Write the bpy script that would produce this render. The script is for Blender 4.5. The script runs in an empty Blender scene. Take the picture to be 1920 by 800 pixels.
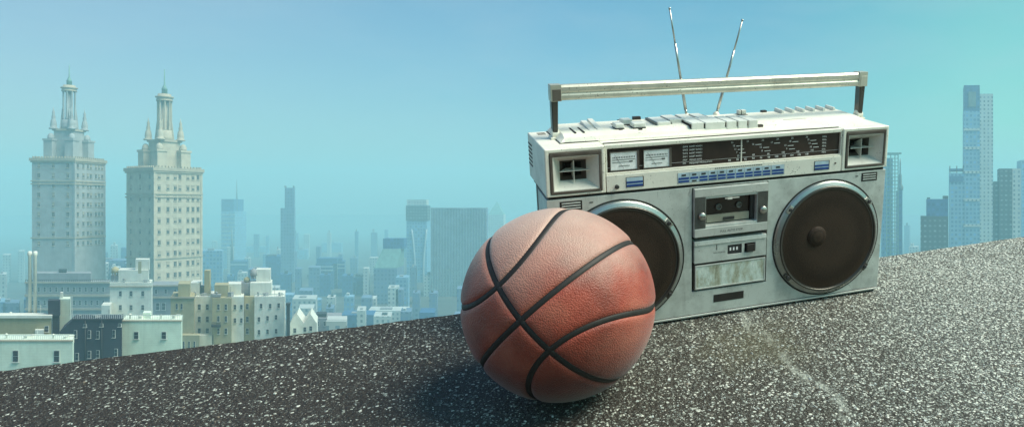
import bpy, bmesh, math, random
from mathutils import Vector, Matrix
random.seed(7)
scene = bpy.context.scene
C = scene.collection

# ------------------------------------------------------------------ frame of reference
CAM = Vector((0, 0, 90.0))            # the camera stands on a high roof
F, PX, PY = 1414.25, 1284.44, 387.8   # lens, for turning far angles into metres
S = 0.85                              # 1 unit of the radio's millimetres = 0.85 mm
K = 0.001 * S
ROT = Matrix(((9.37845467e-01, -3.47051924e-01, -9.18097804e-04),
              (3.33649077e-01, 9.02348475e-01, -2.72847070e-01),
              (9.55205447e-02, 2.55582065e-01, 9.62056980e-01)))
T0 = CAM + Vector((-0.22858556, 1.31473859, -0.23279543)) * S
SLAB = Matrix.Translation(T0) @ ROT.to_4x4()   # frame of the sloping roof: origin under the radio

def at(px, py, Y):
    return Vector(((px - PX) / F * Y, Y, CAM.z - (py - PY) / F * Y))

# ------------------------------------------------------------------ materials
def nd(nt, t, **kw):
    n = nt.nodes.new(t)
    for k, v in kw.items():
        setattr(n, k, v)
    return n

def srgb(r, g, b):
    def c(v):
        v /= 255
        return v / 12.92 if v <= .04045 else ((v + .055) / 1.055) ** 2.4
    return (c(r), c(g), c(b), 1)

def ramp(nt, fac, stops, interp='LINEAR'):
    r = nd(nt, 'ShaderNodeValToRGB'); r.color_ramp.interpolation = interp
    e = r.color_ramp.elements
    while len(e) < len(stops): e.new(.5)
    for i, (p, c) in enumerate(stops):
        e[i].position = p; e[i].color = c if len(c) == 4 else (*c, 1)
    nt.links.new(fac, r.inputs[0])
    return r.outputs[0]

def mix(nt, f, a, b, mode='MIX'):
    m = nd(nt, 'ShaderNodeMix', data_type='RGBA', blend_type=mode)
    for s, v in ((m.inputs[0], f), (m.inputs[6], a), (m.inputs[7], b)):
        if isinstance(v, (int, float)): s.default_value = v
        elif isinstance(v, tuple): s.default_value = v if len(v) == 4 else (*v, 1)
        else: nt.links.new(v, s)
    return m.outputs[2]

def mth(nt, op, a, b=None, c=None):
    m = nd(nt, 'ShaderNodeMath', operation=op)
    for i, v in enumerate((a, b, c)):
        if v is None: continue
        if isinstance(v, (int, float)): m.inputs[i].default_value = v
        else: nt.links.new(v, m.inputs[i])
    return m.outputs[0]

def newmat(name):
    m = bpy.data.materials.new(name); m.use_nodes = True
    nt = m.node_tree
    b = nt.nodes['Principled BSDF']
    return m, nt, b

def noise(nt, vec, scale, detail=4, rough=.55, out='Fac'):
    n = nd(nt, 'ShaderNodeTexNoise'); n.inputs['Scale'].default_value = scale
    n.inputs['Detail'].default_value = detail; n.inputs['Roughness'].default_value = rough
    if vec is not None: nt.links.new(vec, n.inputs['Vector'])
    return n.outputs[out]

def bump(nt, b, h, strength, dist):
    bp = nd(nt, 'ShaderNodeBump'); bp.inputs['Strength'].default_value = strength
    bp.inputs['Distance'].default_value = dist
    nt.links.new(h, bp.inputs['Height']); nt.links.new(bp.outputs[0], b.inputs['Normal'])
    return bp

def worn(name, col, rough=.45, metal=0.0, dirt=(.05, .04, .03), grime=.5, specks=.5, spec=.5, fine=1.0):
    """painted plastic / metal with smudges, speckles of dirt and rubbed patches"""
    m, nt, b = newmat(name)
    o = nd(nt, 'ShaderNodeTexCoord').outputs['Object']
    n1 = noise(nt, o, 22 * fine, 6, .65)
    smudge = ramp(nt, n1, [(.42, (0, 0, 0)), (.72, (1, 1, 1))])
    c = mix(nt, mth(nt, 'MULTIPLY', smudge, grime * .45), col, dirt)
    n2 = noise(nt, o, 420 * fine, 2, .5)
    sp = ramp(nt, n2, [(.655, (0, 0, 0)), (.70, (1, 1, 1))])
    n3 = noise(nt, o, 30 * fine, 3, .6)
    spm = ramp(nt, n3, [(.40, (0, 0, 0)), (.62, (1, 1, 1))])
    c = mix(nt, mth(nt, 'MULTIPLY', mth(nt, 'MULTIPLY', sp, spm), specks), c, dirt)
    # thin vertical streaks
    mp = nd(nt, 'ShaderNodeMapping'); mp.inputs['Scale'].default_value = (90 * fine, 90 * fine, 6 * fine)
    nt.links.new(o, mp.inputs[0])
    n4 = noise(nt, mp.outputs[0], 1, 3, .6)
    st = ramp(nt, n4, [(.60, (0, 0, 0)), (.78, (1, 1, 1))])
    c = mix(nt, mth(nt, 'MULTIPLY', st, grime * .25), c, dirt)
    vs_ = nd(nt, 'ShaderNodeTexVoronoi', feature='DISTANCE_TO_EDGE'); vs_.inputs['Scale'].default_value = 16 * fine
    wv = nd(nt, 'ShaderNodeVectorMath', operation='MULTIPLY_ADD'); nt.links.new(noise(nt, o, 9 * fine, 3, .6, 'Color'), wv.inputs[0])
    wv.inputs[1].default_value = (.12, .12, .12); nt.links.new(o, wv.inputs[2]); nt.links.new(wv.outputs[0], vs_.inputs['Vector'])
    sc = ramp(nt, vs_.outputs['Distance'], [(.0, (1, 1, 1)), (.012, (0, 0, 0))])
    scm = ramp(nt, noise(nt, o, 26 * fine, 4, .6), [(.55, (0, 0, 0)), (.66, (1, 1, 1))])
    c = mix(nt, mth(nt, 'MULTIPLY', mth(nt, 'MULTIPLY', sc, scm), specks * .6), c, dirt)
    nt.links.new(c, b.inputs['Base Color'])
    b.inputs['Metallic'].default_value = metal
    nt.links.new(mth(nt, 'MULTIPLY_ADD', n1, .35, rough - .15), b.inputs['Roughness'])
    b.inputs['Specular IOR Level'].default_value = spec
    bump(nt, b, noise(nt, o, 160 * fine, 4, .6), .12, .0006)
    return m

def plain(name, col, rough=.5, metal=0.0, spec=.5, nscale=60, var=.12):
    m, nt, b = newmat(name)
    o = nd(nt, 'ShaderNodeTexCoord').outputs['Object']
    n1 = noise(nt, o, nscale, 5, .6)
    dark = tuple(x * (1 - var * 2) for x in col[:3])
    lite = tuple(min(1, x * (1 + var * 2)) for x in col[:3])
    c = ramp(nt, n1, [(.3, dark), (.7, lite)])
    nt.links.new(c, b.inputs['Base Color'])
    b.inputs['Roughness'].default_value = rough; b.inputs['Metallic'].default_value = metal
    b.inputs['Specular IOR Level'].default_value = spec
    return m

M = {}
M['silver'] = worn('silver_paint', (.60, .635, .595), .38, .2, grime=1.0, specks=.9)
M['cream'] = worn('pale_paint', (.86, .83, .71), .42, .05, grime=.45, specks=.9)
M['panelwhite'] = worn('panel_white', (.86, .83, .73), .40, .1, grime=.35, specks=.8)
M['band'] = worn('door_band', (.60, .61, .57), .35, .3, grime=.5, specks=.5)
M['key'] = worn('key_grey', (.74, .75, .69), .42, .05, grime=.5, specks=.5)
M['black'] = plain('black_plastic', (.022, .019, .017), .5)
M['gap'] = plain('shadow_gap', (.02, .017, .015), .8)
M['rim'] = worn('dark_rim', (.075, .058, .047), .5, .2, dirt=(.35, .33, .28), grime=.6, specks=.6)
M['chrome'] = worn('chrome', (.52, .52, .48), .32, .95, grime=.6, specks=.4)
M['handle'] = worn('brushed_handle', (.60, .59, .50), .36, .45, grime=.8, specks=1.0)
M['ring'] = worn('speaker_ring', (.40, .42, .40), .28, .85, grime=.5, specks=.4)
M['ringdark'] = worn('speaker_ring_dark', (.10, .095, .085), .3, .7, grime=.4, specks=.4)
M['horn'] = worn('horn_grey', (.70, .70, .63), .35, .1, grime=.55, specks=.6)
M['blue'] = plain('badge_blue', (.012, .055, .24), .4)
M['badge'] = plain('badge_pale', (.42, .55, .62), .4)
M['meter'] = plain('meter_face', (.86, .90, .86), .5, nscale=150, var=.08)
M['ink'] = plain('dark_ink', (.03, .03, .03), .6)
M['legend'] = plain('legend_white', (.92, .92, .84), .5)
M['needle'] = plain('needle_pale', (.72, .70, .62), .4)
M['sidepanel'] = plain('ribbed_grey', (.13, .13, .12), .4, .5)
M['tape'] = worn('tape_beige', (.34, .33, .26), .6, 0, grime=.6, specks=.4)

def mat_glass_dark():
    m, nt, b = newmat('dial_glass')
    o = nd(nt, 'ShaderNodeTexCoord').outputs['Object']
    c = ramp(nt, noise(nt, o, 14, 5, .6), [(.35, (.018, .013, .011)), (.7, (.05, .034, .026))])
    nt.links.new(c, b.inputs['Base Color']); b.inputs['Roughness'].default_value = .22
    b.inputs['Specular IOR Level'].default_value = .35
    return m
M['dial'] = mat_glass_dark()

def mat_grille():
    m, nt, b = newmat('speaker_mesh')
    o = nd(nt, 'ShaderNodeTexCoord').outputs['Object']
    v = nd(nt, 'ShaderNodeTexVoronoi'); v.inputs['Scale'].default_value = 620
    v.inputs['Randomness'].default_value = .25
    nt.links.new(o, v.inputs['Vector'])
    c = ramp(nt, v.outputs['Distance'], [(.25, (.004, .003, .0025)), (.5, (.050, .033, .023))])
    n = noise(nt, o, 9, 4, .6)
    c = mix(nt, mth(nt, 'MULTIPLY', ramp(nt, n, [(.4, (0, 0, 0)), (.75, (1, 1, 1))]), .3), c, (.045, .034, .026))
    nt.links.new(c, b.inputs['Base Color']); b.inputs['Roughness'].default_value = .55
    b.inputs['Metallic'].default_value = 0
    b.inputs['Specular IOR Level'].default_value = .15
    bump(nt, b, v.outputs['Distance'], .6, .001)
    return m
M['grille'] = mat_grille()

def mat_plate():
    m, nt, b = newmat('corroded_plate')
    o = nd(nt, 'ShaderNodeTexCoord').outputs['Object']
    mp = nd(nt, 'ShaderNodeMapping'); mp.inputs['Scale'].default_value = (60, 60, 28)
    nt.links.new(o, mp.inputs[0])
    n = noise(nt, mp.outputs[0], 1, 8, .7)
    c = ramp(nt, n, [(.28, (.16, .14, .09)), (.42, (.42, .43, .33)), (.55, (.60, .68, .62)), (.72, (.85, .88, .82))])
    nt.links.new(c, b.inputs['Base Color']); b.inputs['Roughness'].default_value = .45
    b.inputs['Metallic'].default_value = .1
    bump(nt, b, noise(nt, mp.outputs[0], 3, 5, .7), .5, .002)
    return m
M['plate'] = mat_plate()

def mat_ball():
    m, nt, b = newmat('ball_leather')
    o = nd(nt, 'ShaderNodeTexCoord').outputs['Object']
    v = nd(nt, 'ShaderNodeTexVoronoi'); v.inputs['Scale'].default_value = 560
    nt.links.new(o, v.inputs['Vector'])
    n = noise(nt, o, 17, 6, .6)
    c = ramp(nt, n, [(.30, (.17, .030, .017)), (.52, (.33, .055, .030)), (.72, (.44, .10, .058))])
    # rubbed pebble tops, paler
    tops = ramp(nt, v.outputs['Distance'], [(.0, (1, 1, 1)), (.4, (0, 0, 0))])
    c = mix(nt, mth(nt, 'MULTIPLY', tops, .22), c, (.50, .19, .12))
    # dust worn in from handling
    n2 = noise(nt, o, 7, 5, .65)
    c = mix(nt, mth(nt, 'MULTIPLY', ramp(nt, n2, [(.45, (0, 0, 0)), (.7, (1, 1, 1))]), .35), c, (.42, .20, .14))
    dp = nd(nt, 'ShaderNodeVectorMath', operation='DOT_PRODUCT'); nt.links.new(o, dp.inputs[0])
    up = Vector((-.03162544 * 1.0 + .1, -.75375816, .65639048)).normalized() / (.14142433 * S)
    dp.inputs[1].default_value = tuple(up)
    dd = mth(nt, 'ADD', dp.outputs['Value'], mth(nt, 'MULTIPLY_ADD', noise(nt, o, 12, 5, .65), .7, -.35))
    c = mix(nt, mth(nt, 'MULTIPLY', ramp(nt, dd, [(.25, (0, 0, 0)), (1.0, (1, 1, 1))]), .75), c, (.62, .46, .38))  # top paled: settled dust plus light from above painted in
    # shade of the underside painted into the colour
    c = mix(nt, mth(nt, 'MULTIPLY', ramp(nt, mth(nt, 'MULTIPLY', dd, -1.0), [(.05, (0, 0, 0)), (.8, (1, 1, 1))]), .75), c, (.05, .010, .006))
    nt.links.new(c, b.inputs['Base Color']); b.inputs['Roughness'].default_value = .5
    b.inputs['Specular IOR Level'].default_value = .45
    b.inputs['Sheen Weight'].default_value = .25; b.inputs['Sheen Roughness'].default_value = .4
    hgt = mth(nt, 'SUBTRACT', 1.0, v.outputs['Distance'])
    bump(nt, b, hgt, .6, .0009)
    return m
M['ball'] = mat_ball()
M['seam'] = plain('seam_rubber', (.018, .015, .013), .6, nscale=200)

def mat_asphalt():
    m, nt, b = newmat('weathered_asphalt')
    o = nd(nt, 'ShaderNodeTexCoord').outputs['Object']
    # wobble the lookup so the stones are ragged, slightly stretched flakes
    wob = nd(nt, 'ShaderNodeVectorMath', operation='MULTIPLY_ADD')
    nt.links.new(noise(nt, o, 190, 3, .6, 'Color'), wob.inputs[0])
    wob.inputs[1].default_value = (.006, .006, .006); nt.links.new(o, wob.inputs[2])
    def stones(scale, rnd=1.0):
        v = nd(nt, 'ShaderNodeTexVoronoi'); v.inputs['Scale'].default_value = scale
        nt.links.new(wob.outputs[0], v.inputs['Vector'])
        return v
    va, vb, vc = stones(205), stones(410), stones(820)
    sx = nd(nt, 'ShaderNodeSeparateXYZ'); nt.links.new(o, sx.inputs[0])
    # pale stone shows more to the right; vignette darkening at left is painted in
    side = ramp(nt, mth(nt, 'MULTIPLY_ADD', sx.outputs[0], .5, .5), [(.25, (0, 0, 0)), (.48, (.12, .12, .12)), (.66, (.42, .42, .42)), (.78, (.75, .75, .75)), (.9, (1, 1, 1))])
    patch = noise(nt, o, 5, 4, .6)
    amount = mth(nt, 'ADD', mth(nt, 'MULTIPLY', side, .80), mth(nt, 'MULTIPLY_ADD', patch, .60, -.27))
    def mask(v, base):
        sep = nd(nt, 'ShaderNodeSeparateColor'); nt.links.new(v.outputs['Color'], sep.inputs[0])
        lucky = mth(nt, 'GREATER_THAN', mth(nt, 'ADD', amount, base), sep.outputs[0])
        core = ramp(nt, v.outputs['Distance'], [(.30, (1, 1, 1)), (.50, (0, 0, 0))])
        return mth(nt, 'MULTIPLY', lucky, core), sep.outputs[1]
    ma, ta = mask(va, .11)
    mb_, tb = mask(vb, .11)
    mc_, tc_ = mask(vc, .26)
    bit = ramp(nt, noise(nt, o, 240, 4, .65), [(.3, (.012, .009, .007)), (.6, (.045, .035, .026)), (.8, (.09, .075, .055))])
    lift = mth(nt, 'MULTIPLY', side, .38)  # stones painted brighter to the right, following the vignette
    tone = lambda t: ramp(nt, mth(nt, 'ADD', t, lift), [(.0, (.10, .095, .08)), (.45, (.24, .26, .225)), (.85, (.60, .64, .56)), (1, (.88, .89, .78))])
    bit = mix(nt, mth(nt, 'MULTIPLY', side, .22), bit, (.26, .25, .20))  # binder painted paler to the right, same brightness falloff
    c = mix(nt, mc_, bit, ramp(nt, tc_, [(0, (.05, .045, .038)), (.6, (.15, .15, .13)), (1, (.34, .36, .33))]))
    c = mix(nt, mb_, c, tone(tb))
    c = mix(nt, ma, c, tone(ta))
    # greenish-brown stains and a pale scuffed seam running towards the viewer
    st = ramp(nt, noise(nt, o, 8, 5, .6), [(.55, (0, 0, 0)), (.75, (1, 1, 1))])
    c = mix(nt, mth(nt, 'MULTIPLY', st, .35), c, (.06, .055, .035))
    line = mth(nt, 'SUBTRACT', sx.outputs[0], mth(nt, 'ADD', .298, mth(nt, 'MULTIPLY_ADD', noise(nt, o, 13, 4), .07, -.035)))
    lm = ramp(nt, mth(nt, 'ABSOLUTE', line), [(.003, (1, 1, 1)), (.013, (0, 0, 0))])
    lm = mth(nt, 'MULTIPLY', lm, ramp(nt, noise(nt, o, 60, 4), [(.42, (0, 0, 0)), (.6, (1, 1, 1))]))
    lm = mth(nt, 'MULTIPLY', lm, mth(nt, 'LESS_THAN', sx.outputs[1], .02))
    c = mix(nt, mth(nt, 'MULTIPLY', lm, .75), c, (.50, .53, .46))
    # a mossy brown stain beside the scuff
    ds = nd(nt, 'ShaderNodeVectorMath', operation='DISTANCE'); nt.links.new(o, ds.inputs[0]); ds.inputs[1].default_value = (.275, -.12, 0)
    sm = ramp(nt, mth(nt, 'ADD', ds.outputs['Value'], mth(nt, 'MULTIPLY_ADD', noise(nt, o, 22, 5, .65), .16, -.08)), [(.03, (1, 1, 1)), (.10, (0, 0, 0))])
    c = mix(nt, mth(nt, 'MULTIPLY', sm, .5), c, (.14, .13, .075))
    nt.links.new(c, b.inputs['Base Color'])
    b.inputs['Roughness'].default_value = .62; b.inputs['Specular IOR Level'].default_value = .4
    h = mth(nt, 'ADD', mth(nt, 'MULTIPLY', va.outputs['Distance'], -1.0), mth(nt, 'MULTIPLY', noise(nt, o, 300, 4, .7), .9))
    h = mth(nt, 'ADD', h, mth(nt, 'MULTIPLY', vb.outputs['Distance'], -.5))
    bump(nt, b, h, .9, .004)
    return m
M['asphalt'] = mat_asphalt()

def wallmat(name, col, rough=.85, scale=.25, var=.18, bands=0.0, spec=.3):
    m, nt, b = newmat(name)
    o = nd(nt, 'ShaderNodeTexCoord').outputs['Object']
    n = noise(nt, o, scale, 7, .65)
    c = ramp(nt, n, [(.3, tuple(x * (1 - var) for x in col)), (.7, tuple(x * (1 + var) for x in col))])
    mp = nd(nt, 'ShaderNodeMapping'); mp.inputs['Scale'].default_value = (1.2, 1.2, .06)
    nt.links.new(o, mp.inputs[0])
    st = ramp(nt, noise(nt, mp.outputs[0], 1, 4, .6), [(.5, (0, 0, 0)), (.75, (1, 1, 1))])
    c = mix(nt, mth(nt, 'MULTIPLY', st, .3), c, tuple(x * .55 for x in col))
    # courses of masonry
    br = nd(nt, 'ShaderNodeTexWave', wave_type='BANDS', bands_direction='Z'); br.inputs['Scale'].default_value = .9
    nt.links.new(o, br.inputs[0])
    c = mix(nt, mth(nt, 'MULTIPLY', ramp(nt, br.outputs[1], [(.0, (1, 1, 1)), (.12, (0, 0, 0))]), .12 + bands), c, tuple(x * .6 for x in col))
    nt.links.new(c, b.inputs['Base Color']); b.inputs['Roughness'].default_value = rough
    b.inputs['Specular IOR Level'].default_value = spec
    return m

def facade(name, wall, win, cw, fh, fx=.6, fz=.55, rough=.5):
    """a far facade: regular panes between piers and floors, in metres"""
    m, nt, b = newmat(name)
    o = nd(nt, 'ShaderNodeTexCoord').outputs['Object']
    p = nd(nt, 'ShaderNodeSeparateXYZ'); nt.links.new(o, p.inputs[0])
    g = nd(nt, 'ShaderNodeNewGeometry'); gn = nd(nt, 'ShaderNodeSeparateXYZ'); nt.links.new(g.outputs['True Normal'], gn.inputs[0])
    sidef = mth(nt, 'GREATER_THAN', mth(nt, 'ABSOLUTE', gn.outputs[0]), mth(nt, 'ABSOLUTE', gn.outputs[1]))
    flat = mth(nt, 'LESS_THAN', mth(nt, 'ABSOLUTE', gn.outputs[2]), .5)
    u = mth(nt, 'ADD', mth(nt, 'MULTIPLY', p.outputs[0], mth(nt, 'SUBTRACT', 1.0, sidef)), mth(nt, 'MULTIPLY', p.outputs[1], sidef))
    fu = mth(nt, 'FRACT', mth(nt, 'DIVIDE', mth(nt, 'ADD', u, 1000.0), cw))
    fz_ = mth(nt, 'FRACT', mth(nt, 'DIVIDE', mth(nt, 'ADD', p.outputs[2], 1000.0), fh))
    w = mth(nt, 'MULTIPLY', mth(nt, 'LESS_THAN', fu, fx), mth(nt, 'LESS_THAN', fz_, fz))
    w = mth(nt, 'MULTIPLY', w, flat)
    wn = nd(nt, 'ShaderNodeTexWhiteNoise', noise_dimensions='2D')
    cb = nd(nt, 'ShaderNodeCombineXYZ')
    nt.links.new(mth(nt, 'FLOOR', mth(nt, 'DIVIDE', mth(nt, 'ADD', u, 1000.0), cw)), cb.inputs[0])
    nt.links.new(mth(nt, 'FLOOR', mth(nt, 'DIVIDE', mth(nt, 'ADD', p.outputs[2], 1000.0), fh)), cb.inputs[1])
    nt.links.new(cb.outputs[0], wn.inputs['Vector'])
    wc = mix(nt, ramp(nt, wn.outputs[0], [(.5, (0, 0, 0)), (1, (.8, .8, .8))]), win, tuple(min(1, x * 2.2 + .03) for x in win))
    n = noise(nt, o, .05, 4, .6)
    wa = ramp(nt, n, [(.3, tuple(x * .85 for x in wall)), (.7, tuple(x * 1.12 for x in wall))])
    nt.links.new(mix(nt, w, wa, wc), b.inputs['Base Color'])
    nt.links.new(mth(nt, 'MULTIPLY_ADD', w, -.3, rough + .2), b.inputs['Roughness'])
    return m

M['limestone'] = wallmat('limestone', (.47, .43, .34))
M['shadestone'] = wallmat('shaded_limestone', (.34, .37, .38))  # limestone with the bluish cast of shade put into its colour
M['limestone_trim'] = wallmat('limestone_trim', (.40, .36, .28))
M['greystone'] = wallmat('greystone', (.26, .28, .30))
M['tan'] = wallmat('tan_brick', (.38, .35, .22))
M['white'] = wallmat('white_stucco', (.66, .68, .62))
M['palegreen'] = wallmat('pale_render', (.66, .76, .64))
M['brickdark'] = wallmat('dark_brick', (.045, .055, .075), bands=.2)
M['darkmetal'] = plain('dark_metal', (.035, .04, .045), .6, nscale=2)
M['railing'] = plain('pale_railing', (.55, .60, .58), .5, nscale=2)
M['roofing'] = plain('roof_gravel', (.30, .31, .30), .9, nscale=1.5, var=.2)
M['glass'] = plain('window_glass', (.030, .040, .050), .15, nscale=1, spec=.7)
M['winframe'] = plain('window_frame', (.45, .48, .46), .6, nscale=2)
M['farglass'] = facade('blue_curtain_wall', (.035, .12, .27), (.012, .06, .17), 3.0, 3.6)
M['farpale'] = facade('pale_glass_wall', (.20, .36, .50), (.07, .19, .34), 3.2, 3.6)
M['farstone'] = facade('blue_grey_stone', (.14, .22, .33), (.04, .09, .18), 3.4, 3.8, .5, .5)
M['fardark'] = facade('dark_office_wall', (.045, .065, .075), (.12, .16, .17), 3.4, 3.6, .5, .35)
M['farwhite'] = facade('white_apartment_wall', (.50, .54, .52), (.12, .17, .20), 3.4, 3.4, .42, .5)
M['steel'] = plain('grey_steel', (.16, .20, .20), .5, .4, nscale=.2)
M['copper'] = plain('verdigris', (.16, .30, .28), .7, nscale=.3)
M['rib'] = plain('facade_rib', (.32, .40, .45), .5, nscale=.1)
M['leaf'] = plain('terrace_green', (.05, .08, .04), .8, nscale=1.5, var=.3)

def mat_ground():
    m, nt, b = newmat('city_ground')
    o = nd(nt, 'ShaderNodeTexCoord').outputs['Object']
    c = ramp(nt, noise(nt, o, .02, 8, .7), [(.3, (.04, .045, .045)), (.55, (.09, .10, .09)), (.75, (.18, .19, .18))])
    nt.links.new(c, b.inputs['Base Color']); b.inputs['Roughness'].default_value = .9
    return m
M['ground'] = mat_ground()

# ------------------------------------------------------------------ mesh helpers
class MB:
    def __init__(s, k=1.0): s.v = []; s.f = []; s.m = []; s.sm = []; s.k = k
    def add(s, vs, fs, mi=0, smooth=False):
        o = len(s.v); s.v += [tuple(Vector(v) * s.k) for v in vs]
        for f in fs: s.f.append([o + i for i in f]); s.m.append(mi); s.sm.append(smooth)
    def hexa(s, p, mi=0):   # p: 4 bottom ccw, 4 top
        s.add(p, [(3, 2, 1, 0), (4, 5, 6, 7), (0, 1, 5, 4), (1, 2, 6, 5), (2, 3, 7, 6), (3, 0, 4, 7)], mi)
    def box(s, x0, x1, y0, y1, z0, z1, mi=0):
        s.hexa([(x0, y0, z0), (x1, y0, z0), (x1, y1, z0), (x0, y1, z0), (x0, y0, z1), (x1, y0, z1), (x1, y1, z1), (x0, y1, z1)], mi)
    def ring(s, o, h, y0, y1, mi=0, back=False):  # o,h = (x0,x1,z0,z1); front at y0
        def r(a, y): return [(a[0], y, a[2]), (a[1], y, a[2]), (a[1], y, a[3]), (a[0], y, a[3])]
        vs = r(o, y0) + r(h, y0) + r(o, y1) + r(h, y1)
        fs = []
        for i in range(4):
            j = (i + 1) % 4
            fs += [(i, j, 4 + j, 4 + i), (i, 8 + i, 8 + j, j), (4 + i, 4 + j, 12 + j, 12 + i)]
            if back: fs.append((8 + i, 12 + i, 12 + j, 8 + j))
        s.add(vs, fs, mi)
    def lathe(s, prof, n=48, c=(0, 0, 0), axis='Z', mi=0, smooth=True, a0=0):
        vs = []
        for r, h in prof:
            for i in range(n):
                a = a0 + 2 * math.pi * i / n
                x, y = r * math.cos(a), r * math.sin(a)
                vs.append((c[0] + x, c[1] + y, c[2] + h) if axis == 'Z' else (c[0] + x, c[1] + h, c[2] + y) if axis == 'Y' else (c[0] + h, c[1] + x, c[2] + y))
        fs = []
        for k in range(len(prof) - 1):
            for i in range(n):
                j = (i + 1) % n
                fs.append((k * n + i, k * n + j, (k + 1) * n + j, (k + 1) * n + i))
        s.add(vs, fs, mi, smooth)
        e = (len(prof) - 1) * n
        if prof[0][0] > 1e-6: s.add(vs[:n], [tuple(range(n))[::-1]], mi)
        if prof[-1][0] > 1e-6: s.add(vs[e:e + n], [tuple(range(n))], mi)
    def tube(s, pts, r, n=10, mi=0, closed=False, flat=1.0, nrm=None):
        pts = [Vector(p) for p in pts]; N = len(pts); vs = []
        rr = r if isinstance(r, (list, tuple)) else [r] * N
        for k, p in enumerate(pts):
            a = pts[(k - 1) % N] if (closed or k) else p
            b = pts[(k + 1) % N] if (closed or k < N - 1) else p
            t = (b - a).normalized()
            up = nrm[k] if nrm else (Vector((0, 0, 1)) if abs(t.z) < .9 else Vector((0, 1, 0)))
            u = t.cross(up).normalized(); w = u.cross(t).normalized()
            for i in range(n):
                an = 2 * math.pi * i / n
                vs.append(p + u * math.cos(an) * rr[k] + w * math.sin(an) * rr[k] * flat)
        fs = []
        for k in range(N if closed else N - 1):
            k2 = (k + 1) % N
            for i in range(n):
                j = (i + 1) % n
                fs.append((k * n + i, k * n + j, k2 * n + j, k2 * n + i))
        s.add(vs, fs, mi, True)
        if not closed:
            s.add(vs[:n], [tuple(range(n))[::-1]], mi); s.add(vs[-n:], [tuple(range(n))], mi)
    def mesh(s, name, mats):
        me = bpy.data.meshes.new(name); me.from_pydata(s.v, [], s.f)
        for m in mats: me.materials.append(m)
        for i, p in enumerate(me.polygons): p.material_index = s.m[i]; p.use_smooth = s.sm[i]
        bm = bmesh.new(); bm.from_mesh(me)
        bmesh.ops.remove_doubles(bm, verts=bm.verts, dist=1e-6 * max(1, s.k * 1000) * .5)
        bmesh.ops.recalc_face_normals(bm, faces=bm.faces); bm.to_mesh(me); bm.free()
        me.update()
        return me
    def build(s, name, mats, parent=None, bevel=0, seg=2, origin=None, matrix=None):
        if not isinstance(mats, (list, tuple)): mats = [mats]
        if origin is not None:
            o = Vector(origin) * s.k; s.v = [tuple(Vector(v) - o) for v in s.v]
        me = s.mesh(name, mats)
        ob = bpy.data.objects.new(name, me); C.objects.link(ob)
        if origin is not None: ob.location = o
        if parent: ob.parent = parent
        if matrix is not None: ob.matrix_world = matrix
        if bevel:
            b = ob.modifiers.new('bevel', 'BEVEL'); b.width = bevel; b.segments = seg; b.limit_method = 'ANGLE'; b.angle_limit = math.radians(40)
            b.harden_normals = False
        return ob

def tag(o, label=None, cat=None, group=None, kind=None):
    if label: o['label'] = label
    if cat: o['category'] = cat
    if group: o['group'] = group
    if kind: o['kind'] = kind
    return o

def thing(name, label, cat, loc=(0, 0, 0), group=None):
    o = bpy.data.objects.new(name, None); C.objects.link(o); o.location = loc
    o.empty_display_size = .1
    return tag(o, label, cat, group)

def text_mb(mb, txt, x, z, size, y=-1, mi=0, align='LEFT', squeeze=1.0):
    """lettering as flat raised mesh on a front-facing (XZ) panel, in the MB's units"""
    cu = bpy.data.curves.new('lettering', 'FONT'); cu.body = txt; cu.size = size; cu.align_x = align
    cu.extrude = 0
    ob = bpy.data.objects.new('lettering', cu); C.objects.link(ob)
    dg = bpy.context.evaluated_depsgraph_get()
    me = bpy.data.meshes.new_from_object(ob.evaluated_get(dg))
    vs = [(x + v.co.x * squeeze, y, z + v.co.y) for v in me.vertices]
    mb.add(vs, [tuple(p.vertices) for p in me.polygons], mi)
    bpy.data.objects.remove(ob); bpy.data.curves.remove(cu); bpy.data.meshes.remove(me)

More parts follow.
